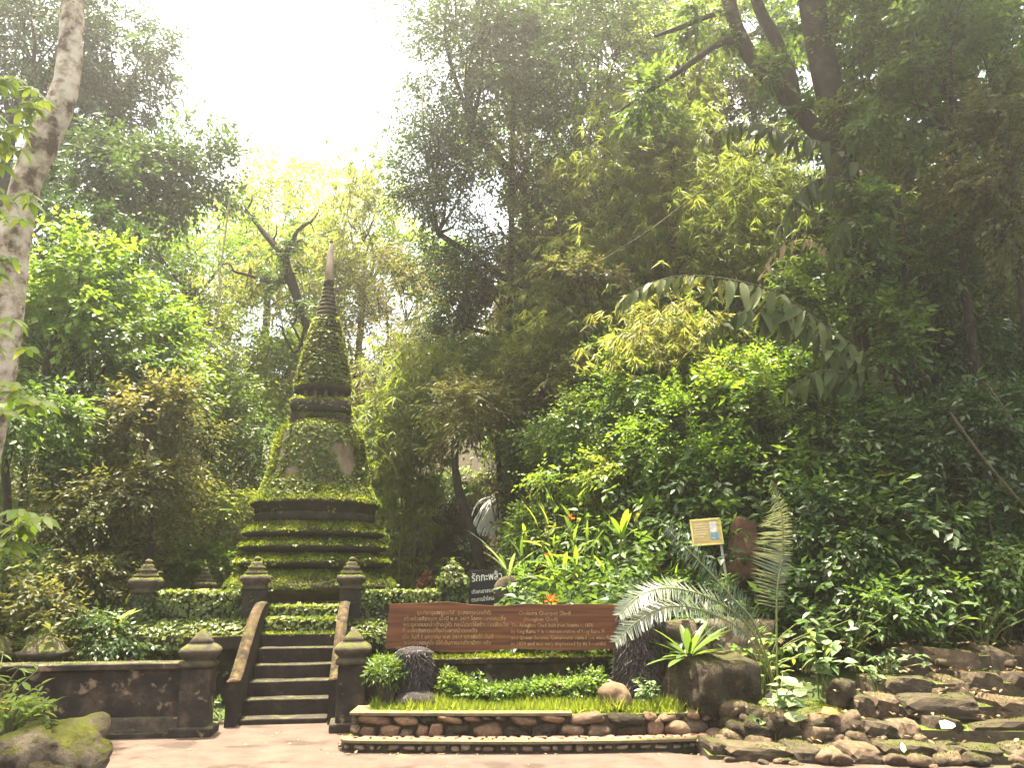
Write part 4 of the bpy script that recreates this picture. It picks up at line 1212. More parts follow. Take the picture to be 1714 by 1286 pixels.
def bush(name, label, cpx, R, Y, nleaf, mat, L=.09, W=.045, seed=0, tint=.5, group=None, cat="shrub", stems=9, drop=None, **kw):
    rng = np.random.default_rng(seed + 3000)
    c = px(cpx[0], cpx[1], Y)
    R = np.asarray(R, float)
    gz = hz_at(c[0], c[1])
    b = np.array([c[0], c[1], max(gz, c[2] - R[2] * 2.2) - .05]) if drop is None else np.array([c[0], c[1], drop])
    root = empty(name, label, cat, tuple(b), 0, group)
    buf = Leaves()
    lc, O, D = crown(buf, rng, c - b, R, nleaf, L, W, tint, **kw)
    lst = []
    for k in rng.choice(len(O), min(stems, len(O)), replace=False):
        s = np.array([rng.normal() * .08, rng.normal() * .08, 0])
        lst.append((smooth_path([s, (s + O[k]) * .5 + rng.normal(size=3) * .06, O[k] + D[k] * .2], 7), np.linspace(.014 + .008 * R[2], .004, 7)))
    tubes("stem", lst, M['twig'], root, 5, 0, seed)
    TRI[0] += buf.ntri()
    buf.build("foliage", M[mat], root)
    return root

def fans(buf, rng, P, nb, L, W, tint, down=.55, tpl=T_BLADE):
    """bamboo leaf fans: nb narrow blades spreading from each point"""
    M_ = len(P)
    a0 = rng.uniform(0, 2 * np.pi, M_)
    a = a0[:, None] + np.linspace(-1.1, 1.1, nb)[None] + rng.normal(size=(M_, nb)) * .15
    el = -down + rng.normal(size=(M_, nb)) * .3
    D = np.stack([np.cos(a) * np.cos(el), np.sin(a) * np.cos(el), np.sin(el)], -1).reshape(-1, 3)
    n = M_ * nb
    sz = np.repeat(rng.uniform(.7, 1.2, M_), nb) * rng.uniform(.75, 1.15, n)
    buf.add(np.repeat(P, nb, 0) + rng.normal(size=(n, 3)) * .015, D, UP + rng.normal(size=(n, 3)) * .4, L * sz, W * sz, np.clip(np.repeat(tint, nb) + rng.normal(size=n) * .08, 0, 1), tpl)

def bamboo(name, label, tips, Y, base, nfan, seed, L=.20, W=.026, group=None, mat='bamboo', tint=.5, spreadr=.35):
    """culms from base arch over to pixel tips; fans of blades hang from side branches"""
    rng = np.random.default_rng(seed + 5000)
    b = np.array([base[0], base[1], hz_at(base[0], base[1]) - .1])
    root = empty(name, label, "bamboo", tuple(b), 0, group)
    lst, Pf, tf = [], [], []
    for (tx, ty, dY) in tips:
        t = px(tx, ty, Y + dY) - b
        apex = t * np.array([.55, .55, 0]) + np.array([0, 0, t[2] * 1.10 + .25])
        s = rng.normal(size=3) * .18; s[2] = 0
        path = smooth_path([s, s + np.array([t[0] * .12, t[1] * .12, t[2] * .55]), apex, t], 26)
        lst.append((path, np.linspace(.030, .005, 26)))
        k = nfan // len(tips)
        u = rng.beta(2.2, 1.2, k) * 22 + 3
        i = u.astype(int); f = (u - i)[:, None]
        P = path[i] * (1 - f) + path[np.minimum(i + 1, 25)] * f
        off = rng.normal(size=(k, 3)) * spreadr * np.array([1, 1, .8]); off[:, 2] -= .12
        cl = rng.normal(size=26)[i] * .12
        Pf.append(P + off); tf.append(tint + cl)
        for q in rng.choice(k, min(18, k), replace=False):
            lst.append((np.array([P[q], P[q] + off[q] * .6 + UP * .05, P[q] + off[q]]), np.array([.006, .004, .002])))
    tubes("culm", lst, M['culm'], root, 5, 0, seed)
    buf = Leaves()
    fans(buf, rng, np.concatenate(Pf), 7, L, W, np.concatenate(tf))
    TRI[0] += buf.ntri()
    buf.build("foliage", M[mat], root)
    return root

# ---- cliff and waterfall deep in the gully
rng = np.random.default_rng(300)
def cliffgeo():
    nx_, nz_ = 60, 40
    V, F = [], []
    for i in range(nx_):
        for j in range(nz_):
            u, v = i / (nx_ - 1), j / (nz_ - 1)
            x = -5.2 + u * 8.0; z = -.2 + v * 4.4
            V.append((x, 22.6 + .10 * z + .25 * abs(x + 1.6), z))
    V = np.array(V)
    n = fbm(V * np.array([.8, .8, .8]), 3) - .5; n2 = fbm(V * 2.6, 8) - .5
    V[:, 1] += n * 2.6 + n2 * .7
    for i in range(nx_ - 1):
        for j in range(nz_ - 1):
            F.append((i * nz_ + j, (i + 1) * nz_ + j, (i + 1) * nz_ + j + 1, i * nz_ + j + 1))
    return V, F
V, F = cliffgeo()
tag(mk("cliff", V, F, M['cliff'], smooth=False), kind="structure")
m, nt, bs = newmat("falling_water")
bs.inputs["Base Color"].default_value = (.93, .94, .95, 1); bs.inputs["Roughness"].default_value = .5
M['water'] = m
wf = empty("waterfall", "small white waterfall glimpsed between the leaning trunk and the green slope", "waterfall", tuple(px(805, 905, 20.0)))
o0 = np.array(wf.location)
rng = np.random.default_rng(301)
VV, FF, k = [], [], 0
for i in range(70):
    u = rng.normal()
    a = px(841 + u * 4.5, 836 + rng.uniform(-4, 4) + u * 2, 20.3) - o0; c = px(812 + u * 8 + rng.normal() * 4, 890 + rng.uniform(-14, 10), 20.0) - o0
    m1 = a * .55 + c * .45 + np.array([.03 * u, -.1, .10 + rng.normal() * .03])
    V, F = tube_geo(smooth_path([a, m1, c], 9), np.linspace(.007, .020, 9) * rng.uniform(.5, 1.4), 5, .3, i)
    VV.append(V); FF.append(F + k); k += len(V)
mk("water", np.concatenate(VV), np.concatenate(FF), M['water'], wf, smooth=True)

# ---- undergrowth covering slopes (one mass nobody could count)
def undergrowth(name, label, n, x0, x1, Y0, Y1, seed, mat, L, W, hgt, nl=8, tpl=T_SMALL, tl=.45, keep=None, tint=.45):
    rng = np.random.default_rng(seed)
    Y = Y0 + (Y1 - Y0) * rng.random(n) ** 1.15
    X = (rng.uniform(x0, x1, n) - 857) / FPX * Y * 1.02
    loc = to_local(np.stack([X, Y, X * 0], 1))
    k = ~((np.abs(loc[:, 0]) < 2.7) & (loc[:, 1] > -2.7) & (loc[:, 1] < 4.9))
    k &= ~((X > 2.3) & (Y < 9.7 + .0 * X)) & (Y > 9.55)
    gx_ = X / Y * FPX + 857
    k &= ~((gx_ > 655) & (gx_ < 846) & (Y > 12.5) & (Y < 23.5))
    if keep is not None: k &= keep(X, Y)
    X, Y = X[k], Y[k]; n = len(X)
    Z = H(X, Y)
    lump = fbm(np.stack([X * .9, Y * .9, X * 0], 1), seed)
    h = hgt * rng.random(n) ** .8 * (.25 + 1.5 * lump)
    O = np.stack([X, Y, Z + h], 1)
    D = rng.normal(size=(n, 3)) * .8 + np.array([-.15, -.55, .35])
    t = np.clip(tint + (lump - .5) * .9 + rng.normal(size=n) * .1, 0, 1)
    b = Leaves()
    sprays(b, rng, O, D, tl * rng.uniform(.5, 1.3, n), nl, L, W, t, tpl, .3, .8, .5)
    TRI[0] += b.ntri()
    return tag(b.build(name, M[mat]), label, "undergrowth", kind="stuff")
undergrowth("slope_undergrowth", "mass of small dark leaves clothing the steep slope", 6500, 820, 1800, 9.6, 17, 401, 'dark', .16, .070, 1.3, nl=7, tl=.5)
undergrowth("slope_undergrowth", "mass of mid-green leaves clothing the steep slope", 5500, 800, 1650, 10, 20, 402, 'mid', .15, .062, 1.6, nl=7, tl=.55, tint=.5)
undergrowth("valley_undergrowth", "mass of olive leaves filling the hollow behind the stupa", 9000, -120, 880, 14.5, 28, 403, 'olive', .17, .075, 2.2, tl=.6, tint=.5)
undergrowth("wall_undergrowth", "mass of small leaves growing behind the low wall", 5500, -150, 420, 9.8, 16, 404, 'olive', .095, .042, 1.3, tint=.4, keep=lambda X, Y: X < -4.9)

# ---- trees: spec rows -> (label, pixel, radii, Y, leaves, material, leaf size, seed, tint)
BACK = [
    ("dense hazy yellow-green tree at the bottom of the sky gap", (455, 395), (3.6, 3.2, 3.4), 27, 17000, 'yellow', .17, .06, 1, .6),
    ("pale feathery tree just behind the stupa spire", (610, 420), (2.8, 2.4, 3.2), 24, 14000, 'yellow', .15, .045, 2, .5),
    ("light green tree filling the hollow between the broken trunk and the pale trunk", (330, 430), (3.0, 2.6, 3.0), 22, 14000, 'bright', .14, .055, 3, .35),
    ("olive tree with drooping fine foliage beside the spire rings", (650, 560), (2.4, 2.2, 2.6), 21, 13000, 'olive', .13, .035, 4, .65),
    ("sunlit bushy tree behind the upper left flank of the stupa", (380, 590), (2.2, 2.0, 2.2), 19, 11000, 'yellow', .12, .045, 5, .35),
    ("fine-leaved tree behind the right flank of the bell", (690, 620), (1.9, 1.8, 1.9), 18.5, 12000, 'olive', .13, .028, 6, .55),
    ("round leafy tree behind the left flank of the bell", (350, 740), (1.9, 1.8, 1.7), 17.5, 10000, 'mid', .11, .05, 7, .5),
]
for lab, c, R, Y, n, mt, L, W, sd, ti in BACK:
    tree("forest_tree", lab, c, R, Y, n, mt, L, W, sd, tint=ti, group="trees behind the stupa", nl=9, tl=.7)
LEFT = [
    ("tall dark hazy tree rising behind the pale trunk into the corner", (40, 90), (3.4, 3.0, 3.6), 17, 21000, 'dark', .15, .06, 11, .4),
    ("dark hazy tree along the edge of the sky gap", (195, 130), (2.0, 2.2, 2.8), 19, 15000, 'dark', .15, .065, 12, .45),
    ("dark broad-leaved tree with hanging boughs below the sky gap", (240, 290), (2.3, 2.0, 1.7), 17, 14000, 'dark', .15, .07, 13, .6),
    ("dark hanging bough mass beside the pale trunk", (150, 370), (1.0, 1.0, 1.5), 14.5, 5500, 'dark', .13, .06, 14, .3),
    ("bright green broad-leaved tree beside the pale trunk", (130, 500), (2.0, 1.7, 1.5), 14, 11000, 'bright', .12, .075, 15, .4),
    ("spreading green tree with dark thin trunk below the bright leaves", (150, 620), (2.2, 1.7, 1.1), 13.5, 10000, 'mid', .11, .06, 16, .65),
    ("leafy sapling tree with sunlit top between trunk and stupa", (265, 560), (1.2, 1.2, 1.0), 15, 5000, 'bright', .13, .07, 17, .45),
    ("olive twiggy tree with a dead brown tangle", (225, 760), (1.7, 1.5, 1.1), 13.5, 9000, 'olive', .09, .042, 18, .5),
    ("dark green tree at the edge below the pale trunk", (45, 800), (1.3, 1.3, 1.4), 12.5, 8000, 'mid', .09, .045, 19, .4),
    ("drooping small-leaved tree beside the terrace corner", (150, 900), (1.2, 1.1, 1.0), 12.2, 9000, 'olive', .075, .035, 20, .35),
    ("sunlit low tree beyond the terrace near the dark hollow", (345, 830), (1.4, 1.2, .8), 16, 7000, 'yellow', .10, .045, 21, .4),
]
for lab, c, R, Y, n, mt, L, W, sd, ti in LEFT:
    tree("forest_tree", lab, c, R, Y, n, mt, L, W, sd, tint=ti, group="trees on the valley side", nl=8, tl=.55)
RIGHT = [
    ("huge grey-green tree overhanging the sky gap from the slope", (790, 110), (2.9, 2.6, 2.9), 16.5, 26000, 'dark', .10, .045, 31, .65),
    ("dark leafy crown above the bamboo", (990, 90), (2.3, 2.2, 2.6), 16, 20000, 'dark', .10, .045, 32, .5),
    ("ragged tree hung with creepers at the edge of the sky gap", (735, 300), (1.5, 1.7, 2.4), 16.5, 13000, 'dark', .10, .045, 33, .7),
    ("dark narrow tree with sky showing through its leaves", (780, 500), (1.0, 1.2, 2.0), 17, 7500, 'dark', .10, .045, 34, .45),
    ("creeper-hung tree in the middle of the slope", (890, 390), (1.5, 1.4, 1.9), 16, 10000, 'olive', .10, .045, 35, .4),
    ("yellow-green tree behind the forked dark limbs", (1140, 70), (1.7, 1.5, 1.6), 17, 9000, 'yellow', .13, .05, 36, .3),
    ("broad-leaved tree in the top corner above the dark slope", (1580, 130), (1.7, 1.4, 1.7), 11, 9000, 'mid', .14, .06, 37, .5),
    ("brownish leafy tree at the edge above the dark slope", (1690, 340), (1.1, 1.1, 1.7), 10.5, 7500, 'olive', .12, .05, 38, .35),
    ("dark leafy tree between the drooping palm leaves and the slope edge", (1560, 480), (1.5, 1.3, 1.5), 11.8, 9000, 'dark', .12, .055, 39, .5),
    ("shaggy green tree above the gully with the waterfall", (815, 640), (1.3, 1.3, 1.3), 16.5, 11000, 'mid', .11, .04, 40, .5),
    ("small-leaved tree above the sunlit bushes in mid slope", (930, 620), (1.3, 1.2, 1.0), 15, 9000, 'olive', .09, .04, 41, .6),
]
RB = {31: (1.6, 17.8), 32: (3.0, 17.2), 33: (1.1, 17.9), 34: (.9, 18.2), 35: (2.0, 17.0), 40: (.7, 17.6)}
for lab, c, R, Y, n, mt, L, W, sd, ti in RIGHT:
    tree("forest_tree", lab, c, R, Y, n, mt, L, W, sd, tint=ti, group="trees on the slope", base=RB.get(sd), nl=8, tl=.5)

FILL = [("olive canopy tree filling the top of the slope beside the sky gap", 860, 60, 17.4, 1.9), ("fresh green canopy tree behind the huge overhanging crown", 960, 0, 20.5, 2.2), ("mid-green canopy tree high above the bright bamboo", 1080, 20, 20, 2.2), ("mid-green canopy tree behind the ragged creeper tree", 880, 230, 19, 2.2), ("dark canopy tree behind the bright feathery bamboo", 1010, 300, 19.5, 2.2), ("olive canopy tree above the bright feathery bamboo", 1120, 150, 20, 2.4), ("fresh green canopy tree seen between the forked limbs", 1250, 220, 19, 2.2),
    ("mid-green canopy tree between the bamboo and the palm frond", 1180, 380, 17.5, 1.9), ("dark canopy tree just behind the forked trunk", 1340, 330, 16.5, 1.9), ("olive canopy tree beyond the crown of the dark-fronded palm", 1450, 180, 16, 2.1), ("fresh green canopy tree deep behind the palm crowns", 1560, 320, 14.5, 1.8),
    ("mid-green canopy tree behind the brownish edge tree", 1660, 200, 14, 2.0), ("dark canopy tree at the top edge beside the forked trunk", 1470, 20, 15, 1.9), ("olive canopy tree in the extreme top corner of the slope", 1640, 10, 13.5, 1.8), ("fresh green canopy tree low behind the arching bamboo", 850, 480, 18.5, 1.5), ("mid-green tree where the valley meets the slope", 700, 450, 24.5, 1.7), ("dark canopy tree filling the top between the two limbs", 1290, 60, 19, 2.0)]
for i, (lab, x, y, Y, r) in enumerate(FILL):
    tree("canopy_tree", lab, (x, y), (r, r * .8, r), Y, 6200, ('mid', 'dark', 'olive', 'bright')[i % 4], .175, .078, 140 + i, tint=.45, group="canopy trees of the upper slope", nl=8, tl=.6)
VFILL = [("mid-green forest tree behind the pale trunk", 60, 330, 21, 2.2), ("yellow-green forest tree behind the sapling tree with sunlit top", 290, 560, 22, 2.0), ("olive forest tree straight behind the ringed spire", 520, 520, 26, 2.4), ("fresh green forest tree behind the mossy spire base", 440, 620, 22, 1.7), ("mid-green forest tree under the dark hanging boughs", 250, 420, 24, 2.4),
    ("yellow-green forest tree behind the stupa neck", 560, 640, 24, 2.0), ("olive forest tree close to the pale trunk", 60, 560, 17, 1.6), ("fresh green forest tree beside the bell of the stupa", 610, 760, 20, 1.3), ("mid-green forest tree above the dark valley hollow", 300, 690, 19, 1.5)]
for i, (lab, x, y, Y, r) in enumerate(VFILL):
    tree("valley_tree", lab, (x, y), (r, r * .8, r), Y, 6500, ('mid', 'yellow', 'olive', 'bright')[i % 4], .17, .07, 170 + i, tint=.4, group="forest trees of the valley", nl=8, tl=.65)

# ---- bamboo
BAM = [
    ("bright feathery bamboo clump in the upper middle of the slope", [(1040, 200, 0), (1080, 260, .3), (1000, 290, -.3), (1120, 330, 0), (1150, 230, .5)], 14.5, (2.9, 15.2), 1500, 1),
    ("bamboo clump arching over the middle of the slope", [(960, 450, 0), (900, 500, .3), (1020, 430, .4), (880, 580, 0), (1000, 540, -.2)], 14.5, (1.9, 15.0), 1500, 2),
    ("grey-green bamboo hanging beside the stupa bell", [(690, 640, 0), (640, 720, .3), (715, 740, 0), (750, 660, .5), (645, 790, .3)], 15.5, (-2.2, 16.9), 1300, 3),
    ("yellowish bamboo spray below the drooping palm frond", [(1100, 560, 0), (1160, 580, .2), (1050, 600, 0)], 12.6, (2.9, 13.0), 700, 4),
    ("pale bamboo on the valley side next to the spire", [(430, 470, 0), (360, 520, .4), (620, 350, .5), (570, 480, .8)], 19.5, (-5.0, 20.5), 1300, 5),
    ("tall green bamboo behind the forked trunk", [(1240, 330, 0), (1180, 380, 0), (1300, 300, .3), (1260, 430, -.2)], 13.5, (4.2, 14.2), 1200, 6),
    ("bamboo spray in the top corner of the slope", [(1500, 60, 0), (1560, 120, 0), (1480, 180, .2), (1640, 90, 0)], 11.5, (6.0, 12.2), 700, 7),
    ("green bamboo leaning out over the gully", [(830, 590, 0), (770, 640, 0), (860, 680, .3)], 16.5, (.6, 17.3), 800, 8),
]
for i, (lab, tips, Y, base, nf, sd) in enumerate(BAM):
    bamboo("bamboo_clump", lab, tips, Y, base, nf, sd, L=.23 if Y < 15 else .28, W=.028 if Y < 15 else .036, group="bamboo clumps", tint=(.5, .45, .3, .7, .55, .35, .3, .3)[i], spreadr=.42)

# ---- bushes on the slope
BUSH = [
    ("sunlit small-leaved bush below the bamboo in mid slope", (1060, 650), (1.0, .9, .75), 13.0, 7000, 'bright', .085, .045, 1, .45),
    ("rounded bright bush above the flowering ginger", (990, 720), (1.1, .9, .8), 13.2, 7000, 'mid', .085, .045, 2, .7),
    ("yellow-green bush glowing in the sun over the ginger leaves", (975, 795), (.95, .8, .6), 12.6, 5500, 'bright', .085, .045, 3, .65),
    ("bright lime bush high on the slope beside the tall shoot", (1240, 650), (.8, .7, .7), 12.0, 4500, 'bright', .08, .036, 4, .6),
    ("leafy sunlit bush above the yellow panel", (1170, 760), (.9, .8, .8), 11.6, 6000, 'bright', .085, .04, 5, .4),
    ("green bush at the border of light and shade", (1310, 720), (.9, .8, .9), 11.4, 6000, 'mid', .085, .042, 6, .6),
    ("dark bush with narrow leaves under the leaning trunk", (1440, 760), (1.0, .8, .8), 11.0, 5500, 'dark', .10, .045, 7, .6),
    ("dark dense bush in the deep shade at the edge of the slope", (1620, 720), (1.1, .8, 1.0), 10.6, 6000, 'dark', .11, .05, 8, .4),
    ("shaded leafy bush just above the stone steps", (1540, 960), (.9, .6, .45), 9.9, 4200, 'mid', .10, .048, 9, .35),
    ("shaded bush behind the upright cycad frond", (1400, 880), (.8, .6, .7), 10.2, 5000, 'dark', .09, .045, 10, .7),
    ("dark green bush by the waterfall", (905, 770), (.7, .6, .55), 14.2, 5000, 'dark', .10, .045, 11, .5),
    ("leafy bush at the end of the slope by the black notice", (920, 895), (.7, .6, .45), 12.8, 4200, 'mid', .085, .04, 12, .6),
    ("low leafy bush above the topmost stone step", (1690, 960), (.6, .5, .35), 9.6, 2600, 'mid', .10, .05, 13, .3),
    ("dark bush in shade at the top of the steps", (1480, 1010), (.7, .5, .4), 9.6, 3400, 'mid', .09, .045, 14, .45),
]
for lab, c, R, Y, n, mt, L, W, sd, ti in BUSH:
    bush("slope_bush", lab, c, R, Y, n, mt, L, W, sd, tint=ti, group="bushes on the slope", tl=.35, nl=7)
LBUSH = [
    ("low sunlit bush between the terrace corner and the stupa", (330, 945), (.9, .7, .45), 15.5, 4500, 'bright', .085, .05, 21, .4),
    ("olive bush left of the terrace corner post", (190, 980), (.8, .6, .5), 11.6, 4500, 'olive', .07, .036, 22, .45),
    ("small-leaved bush over the low wall at the edge", (40, 970), (.7, .6, .6), 11.0, 4000, 'mid', .075, .038, 23, .45),
    ("low dark bush beside the terrace plinth", (170, 1065), (.5, .35, .25), 10.4, 1800, 'dark', .07, .036, 24, .6),
    ("small ferny bush in the gap between wall post and stair", (372, 1190), (.16, .14, .12), 9.5, 500, 'mid', .05, .025, 25, .5),
    ("pale leafy bush in front of the dark cliff", (645, 925), (.7, .6, .5), 17.5, 4200, 'pale', .11, .05, 26, .3),
]
for lab, c, R, Y, n, mt, L, W, sd, ti in LBUSH:
    bush("valley_bush", lab, c, R, Y, n, mt, L, W, sd, tint=ti, group="bushes in the valley", tl=.3 if R[0] > .3 else .12, nl=7)
LAND = [((1060, 240), "the bright feathery bamboo"), ((950, 490), "the arching bamboo of mid slope"), ((1120, 570), "the yellowish bamboo spray"), ((1240, 370), "the tall green bamboo"), ((1330, 160), "the forked limbs"), ((1440, 430), "the forked trunk"), ((1180, 480), "the long drooping frond"), ((1183, 890), "the yellow panel"),
    ((1300, 850), "the upright cycad frond"), ((1185, 640), "the backlit paddle shoot"), ((1085, 850), "the tall paddle leaves"), ((830, 860), "the waterfall"), ((1650, 760), "the slanting stems"), ((1620, 1080), "the top stone step"), ((800, 690), "the shaggy gully tree"), ((1690, 340), "the brownish edge tree"), ((1580, 130), "the top corner tree"), ((1560, 480), "the dark tree by the palm crowns"), ((980, 540), "the creeper-wrapped trunk"), ((1000, 90), "the dark crown above the bamboo")]
def slope_Y(x, y, h):
    """distance at which the line of sight through a pixel passes h above the slope"""
    for Y in np.arange(9.8, 30, .2):
        p = px(x, y, Y)
        if hz_at(p[0], Y) + h > p[2]: return Y
    return None
used_labels = set()
rgw = np.random.default_rng(4400)
kk = 0
for gy_ in range(180, 1000, 75):
    for gx__ in range(880, 1760, 95):
        x = gx__ + rgw.uniform(-38, 38); y = gy_ + rgw.uniform(-30, 30)
        if (x < 950 and y > 730) or (860 < x < 1200 and y > 800) or (1120 < x < 1340 and y > 735): continue
        h = rgw.uniform(.9, 1.7)
        Y = slope_Y(x, y, h)
        if Y is None: continue
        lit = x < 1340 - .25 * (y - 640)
        mt = rgw.choice(['bright', 'mid', 'yellow', 'olive'] if lit else ['dark', 'mid', 'dark', 'olive'])  # brighter leaf colours paint the sunlit part, darker ones the shaded part
        big = rgw.random() < .5
        cw = {'bright': 'fresh green', 'mid': 'mid-green', 'yellow': 'yellow-green', 'olive': 'olive', 'dark': 'dark green'}[str(mt)]
        order = sorted(LAND, key=lambda t: (t[0][0] - x) ** 2 + (t[0][1] - y) ** 2)
        lab = None
        for (lx, ly), nm in order[:6]:
            rel = "below" if y > ly + 45 else ("above" if y < ly - 45 else "beside")
            lab = "%s %s bush %s %s" % (cw, "broad-leaved" if big else "small-leaved", rel, nm)
            if lab not in used_labels: break
            lab = lab.replace('bush', 'low bush')
            if lab not in used_labels: break
        used_labels.add(lab)
        r = rgw.uniform(.75, 1.15) * (1 + max(0, Y - 12) * .05) * (1.3 if x > 1300 and y < 650 else 1)
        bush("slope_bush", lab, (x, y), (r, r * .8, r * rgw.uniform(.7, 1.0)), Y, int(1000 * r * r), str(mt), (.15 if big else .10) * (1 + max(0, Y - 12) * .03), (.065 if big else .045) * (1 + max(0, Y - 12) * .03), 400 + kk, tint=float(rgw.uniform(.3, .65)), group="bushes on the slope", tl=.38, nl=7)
        kk += 1
for i, (lab, x, y, Y, r, mt) in enumerate((("olive bush overhanging the top of the waterfall", 838, 800, 19.6, .75, 'olive'), ("mid-green bush on the gully edge right beside the falling water", 872, 868, 17.5, .55, 'mid'), ("pale bush on the rim of the dark cliff", 765, 812, 22.0, .9, 'pale'), ("dark bush at the foot of the waterfall behind the black notice", 800, 945, 18.0, .6, 'dark'), ("olive bush on the cliff rim behind the leaning trunk", 720, 815, 22.3, .8, 'olive'))):
    bush("gully_bush", lab, (x, y), (r, r * .7, r * .6), Y, int(4200 * r * r), mt, .11, .05, 900 + i, tint=.5, group="bushes in the gully", tl=.35, nl=7)
# red-leaved shrub behind the terrace
bush("red_shrub", "small red-leaved shrub beyond the terrace wall against the dark cliff", (712, 975), (.13, .12, .20), 14.5, 420, 'red', .06, .03, 61, .5, tl=.12, nl=6)

# ---- clipped hedge, round shrub
def hedge():
    rng = np.random.default_rng(500)
    a, c = at(748, 1135, 8.85), at(1000, 1135, 8.85)
    root = empty("clipped_hedge", "low clipped green hedge under the wooden sign", "hedge", ((a[0] + c[0]) / 2, 8.85, .27))
    w = (c[0] - a[0]) / 2
    n = 2300
    X = rng.uniform(-w, w, n); top = .185 + .03 * np.sin(X * 5) + .04 * (np.abs(X) > w * .7)
    side = rng.random(n) < .55
    Yy = np.where(side, -.16 + rng.normal(size=n) * .03, rng.uniform(-.18, .2, n))
    Z = np.where(side, rng.random(n) * top, top - rng.random(n) * .07)
    O = np.stack([X, Yy, Z], 1)
    D = np.where(side[:, None], np.array([0, -.7, .5]), np.array([0, -.1, 1.0])) + rng.normal(size=(n, 3)) * .45
    b = Leaves(); sprays(b, rng, O, D, .085, 6, .045, .026, .3 + .35 * (Z / .22), T_LEAF, .1, .9, .6)  # tint rises with height: sunlit top and shaded foot put into leaf colour
    for s in (-1, 1):
        m_ = 130
        O = np.stack([s * (w - rng.exponential(.09, m_)), rng.uniform(-.15, .1, m_), .17 + rng.random(m_) * .12], 1)
        sprays(b, rng, O, rng.normal(size=(m_, 3)) * .5 + np.array([s * .3, -.2, .8]), .12, 6, .05, .028, .75, T_LEAF, .1, .9, .6)
    TRI[0] += b.ntri()
    b.build("foliage", M['hedge'], root)
    lst = []
    for i in range(26):
        x = -w + 2 * w * (i + .5) / 26
        lst.append((np.array([[x, rng.normal() * .05, -.02], [x + rng.normal() * .03, rng.normal() * .06, .10], [x + rng.normal() * .06, rng.normal() * .08, .19]]), np.array([.010, .007, .004])))
    tubes("stem", lst, M['twig'], root, 5)
hedge()
c = at(645, 1150, 8.62)
root = empty("small_shrub", "little round shrub with bare stems beside the dark stump", "shrub", (c[0], 8.62, .27))
rng = np.random.default_rng(510); b = Leaves(); lst = []
O = rv(rng, 190) * np.array([.20, .16, .11]) * rng.uniform(.5, 1, (190, 1)) + np.array([0, 0, .37])
sprays(b, rng, O, rng.normal(size=(190, 3)) * .5 + (O - np.array([0, 0, .2])) * 3, .09, 7, .055, .018, rng.uniform(.4, .8, 190), T_LEAF, .1, .8, .5)
for k in range(26):
    e = O[k * 7]; lst.append((smooth_path([np.array([rng.normal() * .03, rng.normal() * .03, -.02]), e * np.array([.5, .5, .55]), e], 6), np.linspace(.007, .003, 6)))
b.build("foliage", M['mid'], root); tubes("stem", lst, M['twig'], root, 5)

# ---- leafy plants with big leaves
def rosette(name, label, p, n, L, W, mat, seed, el=(.3, 1.2), tpl=T_STRAP, cat="plant", tint=(.3, .9), az=(0, 2 * math.pi), leafname="leaf", group=None):
    """strap leaves rising from one point, each a part"""
    rng = np.random.default_rng(seed)
    root = empty(name, label, cat, tuple(p), 0, group)
    for i in range(n):
        a = az[0] + (az[1] - az[0]) * (i + rng.random() * .7) / n
        e = rng.uniform(*el)
        D = np.array([[math.cos(a) * math.cos(e), math.sin(a) * math.cos(e), math.sin(e)]])
        b = Leaves(); l = L * rng.uniform(.7, 1.1)
        b.add(np.zeros((1, 3)), D, UP[None] + D * -.2, l, W * rng.uniform(.8, 1.1), rng.uniform(*tint), tpl)
        b.build(leafname, M[mat], root)
    return root
p = at(1152, 1105, 8.75)
rosette("birds_nest_fern", "bird's-nest fern with yellow-green strap leaves above the large boulder", (p[0], 8.72, p[2] + .02), 24, .56, .075, 'mid', 601, (.1, 1.2), cat="fern")
# taro-like near plants (pale leaves) right of the boulder
def leafy(name, label, p, h, n, L, W, mat, seed, tpl=T_HEART, spread=.5, cat="plant", tint=(.3, .9), group=None, lean=(0, -.2, 0)):
    """stems each carrying one or several broad leaves"""
    rng = np.random.default_rng(seed + 7000)
    root = empty(name, label, cat, tuple(p), 0, group)
    b = Leaves(); lst = []
    ns = max(3, n // 5)
    for i in range(ns):
        a = rng.uniform(0, 2 * np.pi); rr = spread * rng.random() ** .5
        e = np.array([math.cos(a) * rr, math.sin(a) * rr, h * rng.uniform(.45, 1.0)]) + np.array(lean) * h
        path = smooth_path([np.array([rng.normal() * .05, rng.normal() * .05, -.05]), e * np.array([.35, .35, .65]), e], 8)
        lst.append((path, np.linspace(.010, .004, 8)))
        k = max(1, n // ns)
        q = rng.uniform(.35, 1, k); q[0] = 1
        ii = q * 7; i0 = np.minimum(ii.astype(int), 6); f = (ii - i0)[:, None]
        P = path[i0] * (1 - f) + path[i0 + 1] * f
        aa = rng.uniform(0, 2 * np.pi, k)
        D = np.stack([np.cos(aa), np.sin(aa) - .25, rng.uniform(-.5, .5, k)], 1)
        sz = rng.uniform(.6, 1.15, k)
        b.add(P, D, UP + rng.normal(size=(k, 3)) * .35 + np.array([0, -.3, 0]), L * sz, W * sz, rng.uniform(*tint, k), tpl)
    tubes("stem", lst, M['twig'] if mat in ('dark', 'olive') else M['culm'], root, 5)
    b.build("foliage", M[mat], root)
    TRI[0] += b.ntri()
    return root
def ground_at(x, y, Y, dz=0):
    p = px(x, y, Y); return (p[0], Y, max(hz_at(p[0], Y), .0) + dz)
G = "broad-leaved plants by the steps"
leafy("pale_leaf_plant", "pale broad-leaved creeper next to the large boulder", ground_at(1300, 1130, 8.5, .05), .55, 30, .17, .12, 'pale', 1, spread=.35, group=G)
